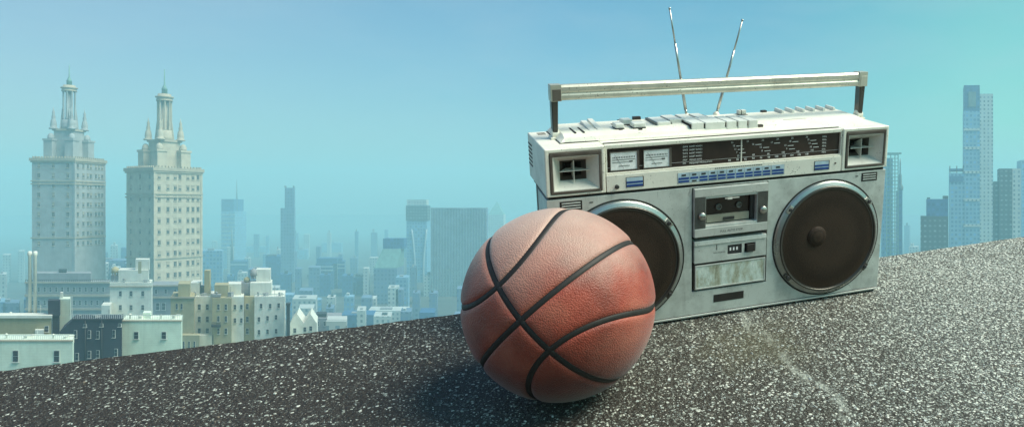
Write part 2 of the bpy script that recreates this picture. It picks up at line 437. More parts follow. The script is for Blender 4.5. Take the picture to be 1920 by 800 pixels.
# ------------------------------------------------------------------ the roof slab
def make_slab():
    edge = [(-4000, 235), (-2200, 222), (-816, 205), (-500, 192), (-139, 181), (200, 177), (560, 173), (774, 172), (1175, 177), (1800, 176), (4000, 176)]
    pts = []
    for (x0, y0), (x1, y1) in zip(edge, edge[1:]):
        n = max(1, int((x1 - x0) / 9))
        for i in range(n):
            t = i / n
            pts.append((x0 + (x1 - x0) * t, y0 + (y1 - y0) * t + random.gauss(0, .8)))
    pts.append(edge[-1])
    vs = []; top = []
    N = len(pts)
    inv = SLAB.inverted()
    for x, y in pts: vs.append(Vector((x * K, (y - 5) * K, 0)))
    for x, y in pts: vs.append(Vector((x * K, y * K, -.004 - random.random() * .0015)))
    for x, y in pts:
        w = SLAB @ Vector((x * K, y * K, -.05)); w.z = -0.5; vs.append(inv @ w)
    a = len(vs)
    vs += [Vector((4000 * K, -3.2, 0)), Vector((-4000 * K, -3.2, 0))]
    for p in ((4000 * K, -3.2), (-4000 * K, -3.2)):
        w = SLAB @ Vector((p[0], p[1], 0)); w.z = -0.5; vs.append(inv @ w)
    fs = [tuple(range(N)) + (a, a + 1)]
    for i in range(N - 1):
        fs += [(i + 1, i, N + i, N + i + 1), (N + i + 1, N + i, 2 * N + i, 2 * N + i + 1)]
    fs += [(a, N - 1, 2 * N - 1), (a, 2 * N - 1, 3 * N - 1, a + 2), (a + 1, a + 3, 2 * N, N), (a + 1, N, 0), (a, a + 2, a + 3, a + 1), tuple([2 * N + i for i in range(N)][::-1]) + (a + 3, a + 2)]
    me = bpy.data.meshes.new('roof'); me.from_pydata([tuple(v) for v in vs], [], [f for f in fs])
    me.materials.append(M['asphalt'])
    bm = bmesh.new(); bm.from_mesh(me); bmesh.ops.recalc_face_normals(bm, faces=bm.faces); bm.to_mesh(me); bm.free()
    o = bpy.data.objects.new('roof', me); C.objects.link(o); o.matrix_world = SLAB
    tag(o, 'sloping roof of dark asphalt flecked with pale stone chips', 'roof', kind='structure')
make_slab()

def make_grit():
    """loose chips lying on the asphalt; nobody could count them"""
    mb = MB(); rnd = random.Random(3)
    n = 0
    while n < 9000:
        x = rnd.uniform(-.85, 1.25); y = rnd.uniform(-.62, .145)
        dens = .18 + .65 * max(0, min(1, (x + .5) / 1.3))
        if rnd.random() > dens: continue
        if (-.0 < x < .56 and 0 < y < .143): continue
        if (Vector((x, y)) - Vector((-.0146, -.1474))).length < .045: continue
        if y > .135 and x < 1.0: continue
        s = rnd.choice((.7, .8, 1, 1, 1.3, 1.7)) * .00085 * rnd.uniform(.7, 1.3)
        a = rnd.uniform(0, 6.28); ca, sa = math.cos(a), math.sin(a)
        e = rnd.uniform(1.1, 2.2); h = s * rnd.uniform(.35, .8)
        base = [(-s * e, -s), (s * e * rnd.uniform(.6, 1), -s * .8), (s * e, s * rnd.uniform(.5, 1)), (-s * e * .7, s)]
        P = [(x + u * ca - w * sa, y + u * sa + w * ca, -.0004) for u, w in base]
        k = rnd.uniform(.4, .7)
        Q = [(x + (u * ca - w * sa) * k + rnd.gauss(0, s * .15), y + (u * sa + w * ca) * k + rnd.gauss(0, s * .15), h * rnd.uniform(.8, 1.2)) for u, w in base]
        mb.hexa(P + Q, rnd.choice((0, 0, 1, 1, 2))); n += 1
    o = bpy.data.objects.new('gravel', mb_mesh(mb)); C.objects.link(o); o.matrix_world = SLAB
    tag(o, 'pale stone chips scattered loose over the sloping asphalt', 'gravel', kind='stuff')
def mb_mesh(mb):
    me = bpy.data.meshes.new('gravel'); me.from_pydata(mb.v, [], mb.f)
    for m in (plain('chip_grey', (.34, .36, .33), .6, nscale=200), plain('chip_pale', (.58, .62, .58), .55, nscale=200), plain('chip_brown', (.20, .17, .13), .6, nscale=200)): me.materials.append(m)
    me.polygons.foreach_set('material_index', mb.m); me.update()
    return me
make_grit()

# ------------------------------------------------------------------ basketball
def make_ball():
    R = .14142433 * S
    ctr = SLAB @ (Vector((-.01719972, -.17343688, .14142433)) * S)
    X = Vector((-.20643807, -.97794844, -.03162544)).normalized()
    Z = Vector((.73358496, -.17608137, .65639048)); Z = (Z - X * Z.dot(X)).normalized()
    Y = Z.cross(X)
    ref = Vector((.6474847, -.11230404, -.75375816))
    rootm = Matrix((X, Y, Z)).transposed().to_4x4()
    root = thing('basketball', 'worn orange pebbled basketball with black seams in front of the silver radio', 'basketball', ctr)
    root.rotation_euler = rootm.to_euler()
    # seams in the ball's own frame
    curves = []
    N = 360
    curves.append([Vector((math.cos(2 * math.pi * i / N), math.sin(2 * math.pi * i / N), 0)) for i in range(N)])
    curves.append([Vector((math.cos(2 * math.pi * i / N), 0, math.sin(2 * math.pi * i / N))) for i in range(N)])
    for sg in (1, -1):
        L = []
        for i in range(N):
            p = 2 * math.pi * i / N
            th = math.radians((66.2 if sg < 0 else 67.4) - 20 * math.sin(p) ** 2)
            L.append(Vector((math.sin(th) * math.cos(p), sg * math.cos(th), math.sin(th) * math.sin(p))))
        curves.append(L)
    hw = .036
    def dist(v):
        d = min(abs(v.z), abs(v.y))
        for sg, base in ((1, 67.4), (-1, 66.2)):
            th = math.acos(max(-1, min(1, sg * v.y))); s2 = v.z * v.z / max(1e-9, v.x * v.x + v.z * v.z)
            lim = math.radians(base - 20 * s2)
            d = min(d, abs(th - lim) * (1 - .1 * s2))
        return d
    bm = bmesh.new()
    bmesh.ops.create_cube(bm, size=2)
    bmesh.ops.subdivide_edges(bm, edges=bm.edges, cuts=127, use_grid_fill=True)
    for v in bm.verts:
        n = Vector([math.tan(c * math.pi / 4) for c in v.co]).normalized()
        d = dist(n)
        puff = 1 - .022 * math.exp(-(d / .045) ** 2)
        if d < hw: puff -= .010 * (1 - (d / hw) ** 4)
        v.co = n * R * puff
    for f in bm.faces: f.smooth = True
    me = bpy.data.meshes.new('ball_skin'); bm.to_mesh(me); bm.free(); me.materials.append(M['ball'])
    o = bpy.data.objects.new('ball_skin', me); C.objects.link(o); o.parent = root
    mb = MB()
    for L in curves:
        mb.tube([p * R * .9735 for p in L], R * hw * .93, 10, closed=True, flat=.42, nrm=L)
    mb.build('seam', M['seam'], root)
make_ball()

# ------------------------------------------------------------------ the radio
def make_radio():
    root = thing('boombox', 'silver portable cassette radio with two round black speakers and raised carry handle', 'boombox')
    root.matrix_world = SLAB
    def mb(): return MB(K)
    bv = .0012
    # lower case: ring round the tape bay, then a solid back
    m = mb()
    m.ring((0, 660, 9.5, 252.5), (257, 407.5, 54, 251), 0, 24)
    m.box(0, 660, 24, 84, 9.5, 252.5)
    m.build('lower_case', M['silver'], root, bv * 2.2, 3)
    m = mb(); m.box(1.5, 658.5, -2.2, 84, 4.6, 8.2); m.build('base_trim', M['band'], root, .0008)
    m = mb(); m.box(3, 657, 1.5, 84, 2.5, 9.8); m.box(4, 656, 3, 150, 251, 259)
    for x in (60, 600):
        for y in (25, 125): m.box(x - 18, x + 18, y - 10, y + 10, 0, 4)
    m.build('shadow_gap', M['gap'], root)
    m = mb(); m.box(7, 653, 84.2, 152, 8, 254); m.build('rear_cover', M['black'], root, .004, 3)
    # upper case: two horn housings and the middle
    for x0, x1 in ((0, 101), (559, 660)):
        m = mb()
        h = (x0 + 7.6, x0 + 94.5, 261.5, 331.2)
        m.ring((x0, x1, 257.5, 338.2), h, -2, 46)
        m.box(x0, x1, 46, 168, 257.5, 338.2)
        m.build('horn_housing', M['cream'], root, bv * 2.5, 3)
    m = mb()
    m.ring((101.8, 558.2, 287.2, 338.2), (105, 556, 290, 331.4), .5, 12)
    m.box(101.8, 558.2, 12, 167.5, 257.5, 337.8)
    m.build('tuner_housing', M['cream'], root, .0008)
    m = mb(); m.box(102.2, 557.8, -1.6, 12.2, 257.6, 286.9); m.build('control_strip', M['panelwhite'], root, .0008)
    m = mb(); m.box(102, 558, 13, 17, 337.5, 339.4); m.build('top_lip', M['rim'], root)
    # dial
    m = mb(); m.box(105.3, 555.7, 6, 11.5, 290.3, 331.1); dial = m.build('tuner_dial', M['dial'], root)
    m = mb()
    rows = ['SW4', 'SW3', 'SW2', 'SW1', 'MW', 'FM']
    names = ['SHORT WAVE 4', 'SHORT WAVE 3', 'SHORT WAVE 2', 'SHORT WAVE 1', 'MEDIUM WAVE', 'FREQUENCY MODULATION']
    for i in range(6):
        z = 323.2 - i * 5.9
        text_mb(m, rows[i], 242, z, 4.6, 5.6)
        text_mb(m, names[i], 254, z, 4.0, 5.6, squeeze=.86)
        text_mb(m, 'MHz' if i != 4 else 'kHz', 519, z, 4.6, 5.6)
    for i, t in enumerate(['88', '90', '92', '94', '96', '98', '100', '102', '104', '106', '108']):
        text_mb(m, t, 331 + i * 15.6, 292.6, 5.0, 5.6, align='CENTER')
    rr = random.Random(5)
    scales = [['21', '22', '23', '24', '25', '26'], ['15', '16', '17', '18', '19'], ['11', '12', '13', '14'], ['7', '8', '9', '10'], ['53', '60', '80', '100', '140', '160']]
    zz = [324.5, 319, 312.5, 306, 299.2]
    for r, (L, z) in enumerate(zip(scales, zz)):
        for i, t in enumerate(L):
            x = 336 + i * (150 / (len(L) - 1)) + r * 3
            text_mb(m, t, x, z + rr.uniform(-.6, .6), 4.6, 5.6, align='CENTER')
            if r in (1, 2, 3): m.box(x + 5, x + 17, 5.5, 5.7, z - .4, z + .5)
    m.box(105.5, 555, 5.5, 5.7, 297.6, 297.9)
    m.build('dial_lettering', M['legend'], dial)
    m = mb(); m.box(352.4, 354.6, 4.2, 5.4, 290.6, 331); m.build('dial_needle', M['needle'], dial)
    for x0, x1 in ((111.8, 158.5), (170.5, 217)):
        m = mb(); m.ring((x0 - 1.5, x1 + 3.5, 291.5, 325.5), (x0, x1, 293.2, 324), 3.6, 6.2, back=True)
        mt = m.build('level_meter', M['rim'], dial)
        m = mb(); m.box(x0, x1, 5, 5.9, 293.2, 324)
        fc = m.build('meter_face', M['meter'], mt)
        m = mb()
        for k in range(14):
            x = x0 + 4 + k * (x1 - x0 - 9) / 13
            m.box(x, x + 1.1, 4.6, 4.8, 313.5, 316.2)
        m.box(x0 + 3, x1 - 3, 4.6, 4.8, 310.4, 311.2)
        m.box(x0 + 3, x1 - 13, 4.6, 4.8, 306.2, 306.9); m.box(x1 - 14, x1 - 8, 4.5, 4.8, 306, 308)
        m.box(x0 + 14, x1 - 13, 4.6, 4.8, 299.4, 300.2)
        m.tube([(x0 + (x1 - x0) * .5, 4.5, 295), (x0 + 7, 4.5, 320)], .18, 6)
        m.build('meter_scale', M['ink'], mt)
    # badges on the control strip
    for x0, x1 in ((137, 166), (501, 530.5)):
        m = mb(); m.box(x0 - 1, x1 + 2, -2.0, -1.5, 263, 281); m.build('badge_border', M['rim'], root)
        m = mb(); m.box(x0, x1, -2.6, -2.1, 264, 280, 0)
        m.box(x0, x1, -2.9, -2.5, 264.3, 268, 1); m.box(x0, x1, -2.9, -2.5, 270, 273.6, 1)
        m.build('badge', [M['badge'], M['blue']], root)
    m = mb(); m.lathe([(3.6, 0), (3.6, -4), (2.6, -5)], 16, (119.8, -1.6, 266.2), 'Y'); m.build('tone_knob', M['ink'], root)
    m = mb()
    m.box(229.5, 438.5, -2.0, -1.5, 261.8, 281, 3)
    cells = [(231, 250.5)] + [(253 + i * 17.6, 253 + i * 17.6 + 14.8) for i in range(9)] + [(412.3, 436)]
    for i, (a, b_) in enumerate(cells):
        m.box(a - .9, b_ + .9, -2.5, -2.0, 262.6, 280.2, 0)
        m.box(a, b_, -2.9, -2.5, 268.4, 272.0, 1)
        if i == 1: m.box(a + 3, b_ - 3, -2.9, -2.5, 263.4, 266.2, 2)
        else: m.box(a, b_, -2.9, -2.5, 263.2, 266.6, 1)
        c = (a + b_) / 2; m.box(c - 4, c + 4, -2.9, -2.5, 274.6, 277.6, 2)
    for i in range(26): m.box(300 + i * 3.6, 302.4 + i * 3.6, -2.0, -1.58, 282.6, 284, 2)
    m.build('function_strip', [M['badge'], M['blue'], M['ink'], M['band']], root)
    m = mb(); m.lathe([(1.8, 0), (1.8, -1)], 12, (545, -1.6, 274), 'Y'); m.build('pilot_light', M['rim'], root)
    # horn tweeters
    for x0 in (0, 559):
        r = root
        m = mb()
        o = (x0 + 7.8, x0 + 94.3, 261.7, 331); i1 = (x0 + 12.6, x0 + 90.2, 266, 324.6)
        m.ring(o, i1, -3.2, 6, 0, True)
        ht = m.build('horn_tweeter', M['rim'], r, .0008)
        m = mb()
        i2 = (i1[0] + 1.2, i1[1] - 1.2, i1[2] + 1.2, i1[3] - 1.2)
        cx, cz = (i2[0] + i2[1]) / 2 - 1, 296.5
        def q(a, y): return [(a[0], y, a[2]), (a[1], y, a[2]), (a[1], y, a[3]), (a[0], y, a[3])]
        prof = [(0, 1.0), (12, .80), (24, .60), (33, .42), (40, .28), (44, .22)]
        rings = []
        for y, s in prof:
            a = (cx + (i2[0] - cx) * s, cx + (i2[1] - cx) * s, cz + (i2[2] - cz) * s, cz + (i2[3] - cz) * s)
            rings.append(q(a, y - 1.5))
        vs = [p for R_ in rings for p in R_]; fs = []
        for k in range(len(rings) - 1):
            for i in range(4):
                j = (i + 1) % 4; fs.append((k * 4 + i, k * 4 + j, k * 4 + 4 + j, k * 4 + 4 + i))
        m.add(vs, fs[:8], 0); m.add(vs, fs[8:12], 2); m.add(vs, fs[12:], 1)
        m.ring(i1, i2, -1.6, 3, 0)
        m.build('horn_flare', [M['horn'], M['gap'], M['rim']], ht)
        m = mb(); e = rings[-1]; m.box(e[0][0], e[1][0], 42, 43, e[0][2], e[2][2]); m.box(e[0][0] - .6, e[1][0] + .6, 27, 42, e[0][2] - .6, e[0][2]); m.build('horn_throat', M['gap'], ht)
        m = mb()
        w_ = .5
        m.hexa([(cx - w_, 12, i2[2] + 10), (cx + w_, 12, i2[2] + 10), (cx + w_, 36, cz - 7), (cx - w_, 36, cz - 7), (cx - w_, 12, i2[3] - 9), (cx + w_, 12, i2[3] - 9), (cx + w_, 36, cz + 7), (cx - w_, 36, cz + 7)])
        m.hexa([(i2[0] + 12, 11, cz - w_), (i2[1] - 12, 11, cz - w_), (cx + 9, 36, cz - w_), (cx - 9, 36, cz - w_), (i2[0] + 12, 11, cz + w_), (i2[1] - 12, 11, cz + w_), (cx + 9, 36, cz + w_), (cx - 9, 36, cz + w_)])
        m.build('horn_vane', M['horn'], ht)
    # speakers
    for cx in (125.5, 535):
        cz = 127
        m = mb(); m.lathe([(116.5, 1), (116.5, -1.2), (114, -1.5), (113.2, 1)], 96, (cx, 0, cz), 'Y', 1)
        m.lathe([(113.2, 1), (113.2, -3.2), (111.5, -5.2), (107.6, -6.2), (105.6, -8.0), (104.6, -8.4), (103.6, -5)], 96, (cx, 0, cz), 'Y', 0)
        sp = m.build('speaker', [M['ring'], M['gap']], root)
        m = mb(); m.lathe([(104.6, -8.2), (104.8, -10.4), (102.6, -11.2), (101, -9.6), (101, -6)], 96, (cx, 0, cz), 'Y'); m.build('grille_rim', M['ringdark'], sp)
        m = mb(); m.lathe([(101.4, -7.5), (98, -8.4), (70, -9.6), (35, -10.4), (0.001, -10.6)], 96, (cx, 0, cz), 'Y'); m.build('speaker_grille', M['grille'], sp)
        m = mb(); dx = cx - 27 if cx > 300 else cx - 27
        m.lathe([(20.5, -9.8), (19.5, -11.4), (15, -14.2), (8, -16), (.001, -16.6)], 40, (dx, 0, cz + 9), 'Y'); m.build('dust_cap', M['grille'], sp)
        for a in (38, 142, 218, 322):
            a = math.radians(a); ux, uz = math.cos(a), math.sin(a)
            c0 = Vector((cx + ux * 108.5, 0, cz + uz * 108.5))
            t = Vector((-uz, 0, ux)); nrm = Vector((ux, 0, uz))
            m = mb()
            P = []
            for y in (-4, -9.5):
                P += [tuple(c0 + t * s1 * 8 + nrm * s2 * 4.2 + Vector((0, y, 0))) for s1, s2 in ((-1, -1), (1, -1), (1, 1), (-1, 1))]
            m.hexa(P, 0)
            cl = m.build('grille_clip', M['chrome' if uz > 0 else 'ringdark'], sp, .0008)
            m = mb(); m.lathe([(3.6, -9), (3.6, -11.2), (2.6, -11.8)], 14, tuple(c0), 'Y'); m.build('clip_screw', M['ink'], cl)
    # tape bay
    m = mb(); m.box(257, 407.5, 18, 23.8, 54, 251); m.build('bay_backing', M['gap'], root)
    m = mb(); m.ring((259.5, 405, 159, 249.8), (282.5, 383, 179.5, 229.5), -4.5, 12, 0, True)
    dr = m.build('cassette_door', M['silver'], root, .001)
    m = mb(); m.box(260, 404.6, -6.2, -4.3, 234, 249.4); m.box(260, 404.6, -6.0, -4.3, 159.5, 175.2)
    m.build('door_band', M['band'], dr, .0006)
    for a, b_ in ((260.2, 281.6), (383.9, 404.6)):
        m = mb()
        n = 9
        for i in range(n):
            w = (b_ - a) / n; m.box(a + i * w + .3, a + (i + 1) * w - .3, -5.6, -4.3, 176, 233.4)
        m.build('door_ribbing', M['sidepanel'], dr)
    for x, z in ((274, 199), (394.6, 199.5)):
        m = mb(); m.lathe([(7.2, -4.5), (7.2, -9), (6, -10.6), (.001, -11)], 24, (x, 0, z), 'Y')
        kn = m.build('door_knob', M['chrome'], dr)
        m = mb(); m.box(x - 4.5, x + 4.5, -11.3, -10.8, z - .6, z + .6); m.build('knob_slot', M['ink'], kn)
    m = mb(); m.box(282, 383.5, 10.5, 12, 179, 230, 0); m.build('tape_compartment', M['dial'], dr)
    m = mb(); m.box(288, 372, 6, 10, 182, 195.5, 0); m.box(320, 342, 4.6, 6, 184, 189.5, 1)
    m.box(374, 381.5, 5, 10, 181, 228, 1); m.build('tape_carriage', [M['tape'], M['ink']], dr)
    m = mb()
    for x in (312, 352): m.lathe([(6, 10), (6, 7), (4, 6.4), (4, 9)], 20, (x, 0, 209), 'Y')
    m.build('tape_spindle', M['sidepanel'], dr)
    m = mb(); m.box(319, 347, -5.4, -4.4, 226.6, 228.2); m.box(324, 333, -5.5, -4.4, 225, 229); m.build('door_catch', M['needle'], dr)
    m = mb(); text_mb(m, 'FULL AUTO STOP', 332, 165.3, 5.6, -6.2, align='CENTER', squeeze=1.0); m.build('door_lettering', M['ink'], dr)
    m = mb(); m.ring((260.5, 404.8, 109, 151), (326.5, 382.5, 119, 137.2), -2.6, 16, 0, True)
    m.hexa([(260.6, -4.4, 143), (404.7, -4.4, 143), (404.7, 0, 142), (260.6, 0, 142), (260.6, -3.0, 151.2), (404.7, -3.0, 151.2), (404.7, 0, 151.2), (260.6, 0, 151.2)])
    cp = m.build('counter_panel', M['silver'], root, .0007)
    m = mb(); m.box(326.5, 382.5, 2, 6, 119, 137.2, 0); m.box(327.8, 353, -1, 2, 121, 135.8, 1)
    for k in range(3): m.box(331 + k * 6.6, 334 + k * 6.6, -1.5, -1, 126, 132, 2)
    m.box(355, 360, -2.8, 3, 119, 137.2, 3)
    m.build('tape_counter', [M['gap'], M['ink'], M['legend'], M['silver']], cp)
    m = mb(); m.box(363.5, 380, -6.5, 4, 120.5, 135.4); m.build('reset_button', M['black'], cp, .001)
    m = mb(); text_mb(m, 'TAPE COUNTER', 322, 124.5, 3.4, -2.8, align='RIGHT'); m.box(304, 305.2, -2.9, -2.6, 131, 141); m.build('counter_lettering', M['ink'], cp)
    m = mb(); m.box(260.5, 405, -.5, 16, 56.5, 106); pf = m.build('name_plate_frame', M['rim'], root, .0012)
    m = mb(); m.ring((262.5, 404.5, 58, 104.6), (265.5, 401.6, 61, 101.8), -2.4, 3, 0, True); m.build('plate_border', M['band'], pf, .0006)
    m = mb(); m.box(265.5, 401.6, -1.6, 1, 61, 101.8); m.build('name_plate', M['plate'], pf)
    m = mb(); m.box(300.4, 361.5, -.6, 2, 27.6, 42.4); m.build('badge_slot', M['black'], root)
    # louvre vents in the lower case corners
    for x0, x1, z0, z1 in ((21.5, 59.5, 231.5, 248.2), (605.5, 641, 232.5, 249.2)):
        m = mb(); m.box(x0, x1, -.6, 2, z0, z1, 0)
        n = 3
        for k in range(n):
            z = z0 + 3 + k * (z1 - z0 - 3) / n; m.box(x0 + 3, x1 - 3, -1.6, -.5, z, z + 2.1, 1)
        m.build('louvre_vent', [M['gap'], M['silver']], root, .0004)
    for x, z in ((72, 242), (592, 243.5)):
        m = mb(); m.box(x, x + 6, -.8, 1, z, z + 1.4); m.build('case_mark', M['ink'], root)
    # left cheek: slots near the rear top
    m = mb()
    for k in range(6): m.box(-.6, 1, 124, 163, 283 + k * 7.4, 285.4 + k * 7.4, 0)
    m.build('side_slots', M['gap'], root)
    for y in (150, 138):
        m = mb(); m.box(14, 28, y - 2, y + 2, 338, 338.9); m.build('top_slot', M['gap'], root)
    # ---- top console
    m = mb()
    sec = [(18, 338), (50, 345.5), (64, 350.5), (154, 352.5), (163, 348), (165, 338)]
    xs = [(35, 0), (44, 1), (626, 1), (646, 0)]
    vs = []
    for x, full in xs:
        for y, z in sec:
            if x < 100: y2 = max(y, 40 if not full else 46)
            else: y2 = y
            vs.append((x, y2, z if full else 338 + (z - 338) * .25))
    # keep the horn ends free of the front ramp
    n = len(sec); fs = []
    for k in range(3):
        for i in range(n):
            j = (i + 1) % n; fs.append((k * n + i, k * n + j, (k + 1) * n + j, (k + 1) * n + i))
    fs += [tuple(range(n)), tuple(range(3 * n, 4 * n))[::-1]]
    m.add(vs, fs)
    con = m.build('top_console', M['cream'], root, .0014, 2)
    m = mb(); m.box(33.5, 100, 38.6, 166, 337.2, 338.9); m.build('console_seam', M['gap'], root)
    def ztop(y):
        for (a, za), (b_, zb) in zip(sec, sec[1:]):
            if a <= y <= b_: return za + (zb - za) * (y - a) / (b_ - a)
        return 351
    # key slots and piano keys
    for x in (66, 81):
        m = mb(); m.box(x - 1.5, x + 1.8, 62, 112, 348, 351.8); m.build('slider_slot', M['gap'], root)
    for x0, x1, y0, y1, h in ((93, 106, 66, 150, 8), (108, 120, 66, 160, 9)):
        m = mb(); m.hexa([(x0, y0, 349), (x1, y0, 349), (x1, y1, 349), (x0, y1, 349), (x0 + 1, y0 + 16, 352), (x1 - 1, y0 + 16, 352), (x1 - 1, y1 - 2, 350 + h), (x0 + 1, y1 - 2, 350 + h)])
        m.build('tilted_lever', M['key'], root, .001)
    for x, y, w, d, h in ((148, 84, 15, 26, 8), (172, 118, 18, 24, 9), (183, 80, 22, 26, 8)):
        m = mb(); m.box(x - 3, x + 3, y - 20, y + 50, 347, 351.9); sl = m.build('slider_slot', M['gap'], root)
        m = mb(); m.box(x - w / 2, x + w / 2, y - d / 2, y + d / 2, 352, 352 + h, 0); m.box(x - w / 2 - .8, x + w / 2 + .8, y - d / 2 - .8, y + d / 2, 350, 353, 1)
        m.build('slider_knob', [M['key'], M['ink']], sl, .001)
    m = mb(); m.box(196, 211, 150, 160, 350, 358); m.build('input_block', M['black'], root, .0008)
    keys = [(222, 247, 82, 357), (275.5, 299, 50, 357.5), (302, 340.5, 49, 357), (343.3, 363, 48, 357), (366, 384, 47, 357), (387, 405, 46, 356.6)]
    m = mb(); m.box(274.4, 406, 52, 110, 343, 354.2); m.build('key_well', M['gap'], root)
    for x0, x1, y0, z1 in keys:
        m = mb(); m.box(x0, x1, y0, y0 + 62, 340, z1); m.build('piano_key', M['key'], root, .001)
    for x in (222, 248.5, 278, 306, 333):
        m = mb(); m.hexa([(x - 3, 88, 350.2), (x + 4, 88, 350.2), (x + 4, 150, 350.2), (x - 3, 150, 350.2), (x - 3, 90, 355.6), (x + 2, 90, 355.6), (x + 2, 150, 355.8), (x - 3, 150, 355.8)])
        m.build('key_divider', M['sidepanel'], root)
    for x0, x1 in ((250, 274), (279.5, 302), (307.5, 329)):
        m = mb(); m.box(x0, x1, 98, 154, 350, 358); m.build('key_back', M['key'], root, .001)
    m = mb(); m.box(407, 416, 46, 62, 342, 347); m.build('key_stop', M['rim'], root)
    m = mb(); m.box(404, 426, 133, 152, 350, 352.5, 1); m.box(407, 423, 137, 149, 352.5, 361, 0); m.box(412, 414, 136.6, 149.4, 352.5, 361.4, 1); m.build('selector_switch', [M['key'], M['gap']], root, .0008)
    m = mb(); m.box(463, 474, 148, 158, 350, 356); m.build('input_block', M['black'], root, .0008)
    for i in range(6):
        x = 494 + i * 23.4
        m = mb(); m.hexa([(x, 124, 348.6), (x + 7, 124, 348.6), (x + 7, 160, 349), (x, 160, 349), (x + 1, 127, 358), (x + 6.2, 127, 358), (x + 6.2, 158, 359), (x + 1, 158, 359)])
        m.build('push_button', M['key'], root, .0008)
    m = mb(); m.box(466, 516, 63, 66.5, 347.5, 350.5); m.build('top_slot', M['rim'], root)
    m = mb(); m.box(420, 424, 60, 63, 346, 349.2); m.box(442, 446, 60, 63, 346, 349.4); m.build('top_slot', M['rim'], root)
    # ---- handle
    yh = 92
    m = mb()
    cs = [(-8, 404.5), (-10, 408), (-10, 413.5), (-8.2, 415.5), (-8.2, 418), (-10, 420), (-10, 427), (-7, 431), (7, 431), (10, 428), (10, 407), (8, 404.5)]
    n = len(cs); vs = [(x, yh + y, z) for x in (35, 654) for y, z in cs]
    fs = [(i, (i + 1) % n, n + (i + 1) % n, n + i) for i in range(n)] + [tuple(range(n)), tuple(range(n, 2 * n))[::-1]]
    m.add(vs, fs)
    hd = m.build('handle', M['handle'], root, .0012)
    for x in (30, 641):
        m = mb()
        m.box(x, x + 19, yh - 11.2, yh + 11.2, 403.6, 432, 0)
        m.box(x + 3, x + 18, yh - 12, yh - 11, 404.5, 424, 1 if x < 100 else 0)
        m.build('handle_cap', [M['handle'], M['rim']], hd, .0015)
        m = mb()
        xa = x + 1 if x < 100 else x + 4
        m.hexa([(xa, yh - 9, 338), (xa + 9, yh - 9, 338), (xa + 9, yh + 9, 338), (xa, yh + 9, 338), (xa, yh - 9, 404), (xa + 12, yh - 9, 404), (xa + 12, yh + 9, 404), (xa, yh + 9, 404)], 0)
        m.build('handle_arm', M['ringdark'], hd, .0015)
        m = mb(); m.lathe([(9, -5), (10, -4), (10, 6), (8, 8)], 20, (xa + 4, yh, 346), 'X')
        m.box(xa - 4, xa + 13, yh - 14, yh + 14, 337, 342)
        m.build('handle_pivot', M['cream'], hd, .001)
    # ---- antennas
    for (bx, tx, tz) in ((305.5, 272, 556), (367, 421, 533)):
        by = 156; b0 = Vector((bx, by, 351)); t0 = Vector((tx, by + 2, tz))
        m = mb()
        m.lathe([(6.5, -4), (6.5, 3), (4.5, 6), (2, 8)], 16, tuple(b0))
        an = m.build('antenna', M['cream'], root)
        d = t0 - b0; L = d.length; d.normalize()
        segs = [(0, .03, 3.4), (.03, .07, 2.7), (.07, .36, 3.0), (.36, .68, 2.3), (.68, .985, 1.6), (.985, 1, 2.3)]
        m = mb()
        for a, b_, r in segs: m.tube([b0 + d * L * a, b0 + d * L * b_], r, 12)
        m.build('antenna_rod', M['chrome'], an)
    return root
make_radio()

# ------------------------------------------------------------------ the city
GZ = 0.0
def para(mb, a, b, d, z0, z1, mi=0):
    """block on a parallelogram footprint: front edge a->b, depth vector d"""
    P = [(a.x, a.y), (b.x, b.y), (b.x + d.x, b.y + d.y), (a.x + d.x, a.y + d.y)]
    mb.hexa([(x, y, z0) for x, y in P] + [(x, y, z1) for x, y in P], mi)

